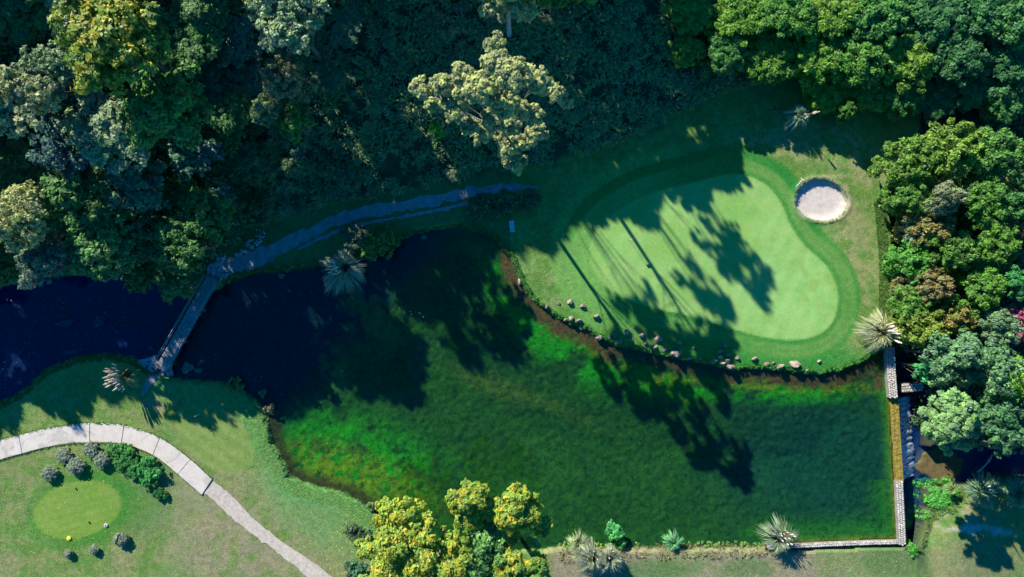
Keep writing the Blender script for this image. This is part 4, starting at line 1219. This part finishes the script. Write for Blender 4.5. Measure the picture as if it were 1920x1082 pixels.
# ------------------------------------------------------------------ undergrowth, weeds and rough grass (uncountable)
def scatter_in(n, polyP, z=0, dens=None):
    poly = PA(polyP, z); mn, mx_ = poly.min(0), poly.max(0); out = []
    tot = 0
    while tot < n:
        p = rng.uniform(mn, mx_, (n * 2, 2)); m = inside(p[:, 0], p[:, 1], poly)
        p = p[m]
        if dens is not None: p = p[rng.random(len(p)) < dens(p[:, 0], p[:, 1])]
        out.append(p); tot += len(p)
        if len(out) > 30: break
    return np.vstack(out)[:n]

def many_blades(pts, n_per, R, H, width, lean=(0, 0), seed=0, cl=True):
    m = len(pts); n = m * n_per; j = np.repeat(np.arange(m), n_per)
    sc = np.repeat(rng.uniform(.6, 1.3, m), n_per)
    a = rng.uniform(0, 2 * PI, n); rr = R * sc * rng.random(n) ** .6; hh = H * sc * rng.uniform(.6, 1.1, n)
    bx, by = pts[j, 0], pts[j, 1]; bz = height(pts[:, 0], pts[:, 1])[j]
    ca, sa = np.cos(a), np.sin(a); side = np.stack([-sa, ca, np.zeros(n)], 1); K = 3
    V = np.zeros((n, K, 2, 3))
    for k in range(K):
        t = k / (K - 1); r_ = .1 * R + rr * t
        z = hh * math.sin(t * PI * .5) * (1 - .5 * t * (rr / (R * sc)))
        c = np.stack([bx + r_ * ca + lean[0] * z, by + r_ * sa + lean[1] * z, bz + z], 1)
        w = width * (1 - t) ** .7 + .01
        V[:, k, 0] = c - side * w / 2; V[:, k, 1] = c + side * w / 2
    b = (np.arange(n) * K * 2)[:, None]
    f = np.concatenate([b + np.array([2 * k, 2 * k + 1, 2 * k + 3, 2 * k + 2]) for k in range(K - 1)], 0)
    va = .5 * np.repeat(rng.random(m), n_per) + .5 * rng.random(n)
    return V.reshape(-1, 3), f, np.repeat(va, K * 2)

def stuff_blades(name, pts, n_per, R, H, w, color, lean=(0, 0)):
    v, f, va = many_blades(pts, n_per, R, H, w, lean)
    o = obj(name, np_mesh(name, v, f, {'var': va, 'tip': va * 0}), M['grass_blade']); o.color = (*color, 1)
    return tag(o, kind='stuff')

def stuff_leaves(name, pts, n_per, R, H, size, color, mat='leaf'):
    m = len(pts); n = m * n_per; j = np.repeat(np.arange(m), n_per); sc = rng.uniform(.6, 1.4, m)
    e = unit(n); e[:, 2] = np.abs(e[:, 2])
    bz = height(pts[:, 0], pts[:, 1])
    c = np.stack([pts[j, 0], pts[j, 1], bz[j]], 1) + e * np.stack([R * sc[j], R * sc[j], H * sc[j]], 1) * rng.uniform(.6, 1.05, (n, 1))
    v, f = leaf_quads(c, e + np.array((0, 0, .5)) + unit(n) * .5, size * rng.uniform(.6, 1.4, n))
    va = .55 * rng.random(m)[j] + .45 * rng.random(n)
    o = obj(name, np_mesh(name, v, f, {'var': np.repeat(va, 4), 'tip': np.repeat(va * 0, 4)}), M[mat]); o.color = (*color, 1)
    return tag(o, kind='stuff')

SLOPE = [(430, 440), (560, 395), (660, 372), (760, 358), (880, 328), (1000, 310), (1100, 288), (1200, 250), (1330, 182), (1420, 150), (1500, 60), (1500, -120), (430, -120)]
p1 = scatter_in(2300, SLOPE)
stuff_blades('undergrowth', p1, 22, .85, 1.0, .10, (.17, .29, .13), (-.25, -.45))
p2 = scatter_in(1300, SLOPE, dens=lambda x, y: sstep(.42, .6, fbm(x, y, .18, 91, 3)))
stuff_leaves('undergrowth', p2, 40, .75, .9, .22, (.085, .19, .08))
p3 = scatter_in(900, SLOPE, dens=lambda x, y: sstep(.5, .62, fbm(x, y, .3, 95, 3)))
stuff_blades('undergrowth', p3, 20, .7, 1.1, .08, (.28, .34, .19), (-.2, -.5))
WOOD = [(-60, 530), (0, 522), (60, 512), (200, 503), (300, 510), (370, 520), (430, 450), (500, 430), (500, -120), (-60, -120)]
p4 = scatter_in(1500, WOOD)
stuff_leaves('undergrowth', p4, 34, .9, 1.2, .26, (.06, .15, .06))
EAST = [(1722, 240), (1960, 200), (1960, 830), (1740, 822), (1728, 700), (1686, 640), (1682, 380)]
p5 = scatter_in(700, EAST)
stuff_leaves('undergrowth', p5, 34, .9, 1.0, .24, (.04, .10, .03))
NE = [(1450, 140), (1640, 190), (1960, 190), (1960, -100), (1300, -100)]
p6 = scatter_in(600, NE)
stuff_leaves('undergrowth', p6, 30, 1.0, 1.0, .26, (.035, .09, .03))
# weeds below the weir
p7 = scatter_in(170, [(1728, 915), (1800, 908), (1808, 930), (1770, 955), (1735, 945)])
stuff_leaves('weeds', p7, 40, .35, .4, .14, (.06, .28, .045))
p8 = scatter_in(150, [(1712, 985), (1740, 958), (1750, 970), (1722, 1020), (1705, 1040), (1700, 1015)])
stuff_leaves('weeds', p8, 40, .35, .35, .14, (.06, .28, .04))
p8 = scatter_in(500, [(1700, 935), (1745, 915), (1830, 905), (1850, 925), (1760, 975), (1730, 1030), (1700, 1040)])
stuff_blades('rough_grass', p8, 14, .3, .4, .045, (.12, .23, .06))
# scruff on the south wall
p9 = scatter_in(420, [(1045, 1020), (1430, 1018), (1640, 1012), (1640, 1022), (1430, 1040), (1045, 1050)])
stuff_blades('rough_grass', p9, 14, .25, .3, .04, (.25, .25, .13))
p9 = scatter_in(60, [(1045, 1018), (1430, 1016), (1430, 1024), (1045, 1026)])
stuff_leaves('weeds', p9, 26, .2, .35, .10, (.13, .25, .06))
# fuzzy long grass along the south-western shore
def shore_band(polypx, lo, hi, n):
    poly = PA(polypx)
    def dens(x, y):
        s = sdist(x, y, pond); return ((s > lo) & (s < hi)) * 1.0
    return scatter_in(n, polypx, 0, dens)
ps = shore_band([(370, 700), (520, 700), (560, 860), (700, 910), (720, 990), (520, 930), (460, 780)], .0, 1.5, 1300)
stuff_blades('rough_grass', ps, 12, .3, .08, .05, (.13, .28, .08))
ps = shore_band([(960, 480), (1000, 500), (1200, 640), (1500, 680), (1660, 640), (1670, 720), (1300, 720), (1000, 620)], .0, .45, 900)
stuff_blades('rough_grass', ps, 12, .2, .25, .045, (.07, .26, .05))
ps = scatter_in(1100, [(1635, 380), (1656, 370), (1664, 640), (1640, 650), (1645, 500)])
stuff_blades('rough_grass', ps, 10, .2, .25, .04, (.10, .20, .05))
ps = shore_band([(-40, 640), (300, 640), (300, 700), (150, 720), (-40, 800)], 0, .8, 500)
stuff_blades('rough_grass', ps, 12, .25, .3, .05, (.06, .17, .05))
ps = shore_band([(400, 560), (440, 490), (980, 400), (1000, 560), (900, 470), (600, 530)], 0, .6, 900)
stuff_blades('rough_grass', ps, 12, .25, .3, .05, (.06, .17, .05))

# floating weed in the shaded pond and stream
def mat_patch(cx, cy, rx, ry, rot, label, col_mat, seed, z=.012, g_='floating weed patches'):
    r = random.Random(seed); x, y, _ = P(cx, cy, 0); bm = bmesh.new(); N = 26; top = []
    for k in range(N):
        a = 2 * PI * k / N; q = 1 + .22 * math.sin(3 * a + seed) + .14 * math.sin(5 * a + seed * 2) + r.uniform(-.08, .08)
        u, v = rx / 16 * q * math.cos(a), ry / 16 * q * math.sin(a)
        top.append(bm.verts.new((u * math.cos(rot) - v * math.sin(rot), u * math.sin(rot) + v * math.cos(rot), z)))
    f = bm.faces.new(top); rr = bmesh.ops.extrude_face_region(bm, geom=[f])
    bmesh.ops.translate(bm, verts=[e for e in rr['geom'] if isinstance(e, bmesh.types.BMVert)], vec=(0, 0, -.05))
    bmesh.ops.recalc_face_normals(bm, faces=bm.faces)
    return tag(obj('floating_weed', bm_mesh('floating_weed', bm), col_mat, loc=(x, y, 0)), label, 'floating weed', g_)
M['weed'] = simple('floating_weed', (.07, .13, .09), .4, 5, .8, .6, .02)
M['weed2'] = simple('sunken_weed', (.02, .04, .07), .5, 3, .8, .5, .02)
mat_patch(352, 690, 12, 9, .3, 'round green weed patch floating right of the bridge foot', M['weed'], 3)
mat_patch(370, 695, 9, 4, -.1, 'thin weed patch trailing from the round one by the bridge', M['weed'], 5)
mat_patch(528, 517, 6, 5, 0, 'small weed patch floating off the northern shore', M['weed'], 7)
mat_patch(795, 445, 5, 4, 0, 'small weed patch in the dark cove at the pond top', M['weed'], 9)
mat_patch(184, 604, 11, 9, .8, 'dim weed patch in the stream, right one of a pair', M['weed2'], 11, .004)
mat_patch(122, 606, 16, 6, .2, 'dim weed patch in the stream, left one of a pair', M['weed2'], 12, .004)
mat_patch(135, 660, 17, 5, .2, 'long dim weed patch in the stream near the lawn', M['weed2'], 13, .004)

# ------------------------------------------------------------------ small things
def stick(name, px, py, h, r, mat, label, cat, top=None):
    x, y, _ = P(px, py, .5); e = empty(name, (x, y, zat(x, y)), label, cat)
    bm = bmesh.new(); add_tube(bm, [(0, 0, -.1), (0, 0, h)], r, 8); obj('post', bm_mesh('post', bm), M[mat], e)
    return e
e = stick('flagstick', 1180, 450, 2.1, .02, 'white', 'thin flagstick with a small red flag on the putting green', 'flagstick')
bm = bmesh.new()
add_box(bm, (.22, .04, 1.95), (.42, .02, .28), .25); obj('flag', bm_mesh('flag', bm), M['red'], e)
bm = bmesh.new(); add_tube(bm, [(0, 0, .0), (0, 0, .02)], .054, 12); obj('cup', bm_mesh('cup', bm), M['dark'], e)
e = stick('marker_post', 374, 777, 1.0, .035, 'white', 'thin white marker post on the mown tee above the path', 'post')
bm = bmesh.new(); add_box(bm, (0, .0, 1.0), (.30, .05, .16), .3); obj('sign_plate', bm_mesh('sign_plate', bm), M['white'], e)
def puck(px, py, r, h, mat, label, rim=None, cat='tee marker', grp='markers on the oval tee'):
    x, y, _ = P(px, py, .5); e = empty('tee_marker', (x, y, zat(x, y)), label, cat, grp)
    bm = bmesh.new(); add_tube(bm, [(0, 0, -.05), (0, 0, h * .7), (0, 0, h)], [r, r, r * .75], 14); obj('body', bm_mesh('body', bm, False), M[mat], e)
    bm = bmesh.new(); add_tube(bm, [(0, 0, h), (0, 0, h + .04)], [r * .35, r * .2], 10); obj('knob', bm_mesh('knob', bm), M[rim or mat], e)
    return e
puck(130, 1009, .26, .12, 'yellow', 'yellow disc marker at the lower edge of the oval tee')
puck(199, 985, .24, .12, 'sand', 'sand coloured round marker at the lower right of the oval tee', 'dark')
puck(143, 916, .09, .14, 'dark', 'tiny dark marker in the upper half of the oval tee')
puck(167.5, 979, .09, .14, 'dark', 'tiny dark marker in the lower half of the oval tee')
x, y, _ = P(1499, 343, .6)
rk = empty('bunker_rake', (x, y, zat(x, y) + .06), 'pale bunker rake lying on the upper left rim of the bunker', 'rake', rz=math.radians(50))
bm = bmesh.new(); add_tube(bm, [(-.55, 0, .04), (.5, 0, .04)], .028, 6); obj('handle', bm_mesh('handle', bm), M['white'], rk)
bm = bmesh.new(); add_box(bm, (.52, 0, .03), (.06, .5, .05)); [add_box(bm, (.52, -.2 + k * .1, -.03), (.03, .03, .07)) for k in range(5)]; obj('head', bm_mesh('head', bm), M['white'], rk)
x, y, _ = P(960, 425, .6)
sl = empty('stone_bench', (x, y, zat(x, y)), 'small grey stone bench in the shaded grass above the pond cove', 'bench', rz=.12)
bm = bmesh.new(); add_box(bm, (0, 0, .42), (.62, 1.35, .09)); bmesh.ops.bevel(bm, geom=list(bm.edges), offset=.02, segments=2, affect='EDGES'); obj('seat', bm_mesh('seat', bm), M['wallstone'], sl)
for s in (-.42, .42):
    bm = bmesh.new(); add_box(bm, (0, s, .17), (.45, .14, .42)); obj('leg', bm_mesh('leg', bm), M['wallstone'], sl)
# pale fallen branch over the stream
x, y, _ = P(1848, 872, .2)
fb = empty('bare_branch', (x, y, -.4), 'bare pale branch leaning over the dark stream', 'branch')
bm = bmesh.new(); add_tube(bm, [(-.5, -1.0, 0), (-.1, -.1, .6), (.15, .8, 1.2), (.1, 1.6, 1.6)], [.09, .07, .05, .02], 6); obj('limb', bm_mesh('limb', bm), M['bark_pale'], fb)
for k in range(3):
    bm = bmesh.new(); add_tube(bm, [(.0, .1 + .4 * k, .6 + .3 * k), (.4 - .5 * (k % 2), .6 + .45 * k, 1 + .3 * k)], [.03, .008], 5); obj('twig', bm_mesh('twig', bm), M['bark_pale'], fb)

# grass creeping over the slab edges, leaves blown on the turf, specks drifting on the water
for ln, off in ((so, -.02), (si, .02)):
    pts = np.repeat(ln[:-1], 10, 0) + (np.repeat(ln[1:] - ln[:-1], 10, 0)) * rng.random((len(ln[:-1]) * 10, 1)) + rng.normal(0, .06, (len(ln[:-1]) * 10, 2))
    stuff_blades('rough_grass', pts[rng.random(len(pts)) < .7], 8, .14, .16, .035, (.09, .20, .05))
def specks(name, pts, z, size, color, mat='leaf'):
    n = len(pts); zz = height(pts[:, 0], pts[:, 1]) + .03 if z is None else np.full(n, z)
    v, f = leaf_quads(np.column_stack([pts, zz]), np.array((0, 0, 1.0)) + unit(n) * .15, size * rng.uniform(.5, 1.5, n), 1.3)
    va = np.repeat(rng.random(n), 4)
    o = obj(name, np_mesh(name, v, f, {'var': va, 'tip': va * 0}), M[mat]); o.color = (*color, 1); tag(o, kind='stuff')
specks('fallen_leaves', scatter_in(420, [(0, 860), (250, 850), (400, 940), (560, 1082), (0, 1082)]), None, .09, (.35, .30, .15))
specks('fallen_leaves', scatter_in(260, [(640, 960), (700, 960), (690, 1082), (600, 1082)]), None, .10, (.45, .36, .10))
specks('fallen_leaves', scatter_in(300, [(1050, 1035), (1690, 1030), (1690, 1082), (1050, 1082)]), None, .09, (.40, .33, .18))
specks('fallen_leaves', scatter_in(160, [(1420, 250), (1630, 300), (1650, 620), (1580, 640), (1580, 450)]), None, .08, (.40, .36, .2))
specks('drifting_leaves', scatter_in(300, [(0, 550), (300, 560), (330, 580), (280, 655), (150, 662), (20, 735), (0, 745)], dens=lambda x, y: sstep(.45, .62, fbm(x, y, .3, 55, 3)) + .06), .015, .10, (.07, .12, .14))
specks('drifting_leaves', scatter_in(130, [(420, 560), (900, 450), (930, 520), (560, 760), (360, 700)], dens=lambda x, y: sstep(.5, .62, fbm(x, y, .25, 56, 3)) + .04), .015, .09, (.12, .16, .09))

be = np.array(BE) + rng.normal(0, .07, (220, 2))
stuff_blades('rough_grass', be[rng.random(220) < .55], 10, .16, .07, .04, (.2, .28, .09))
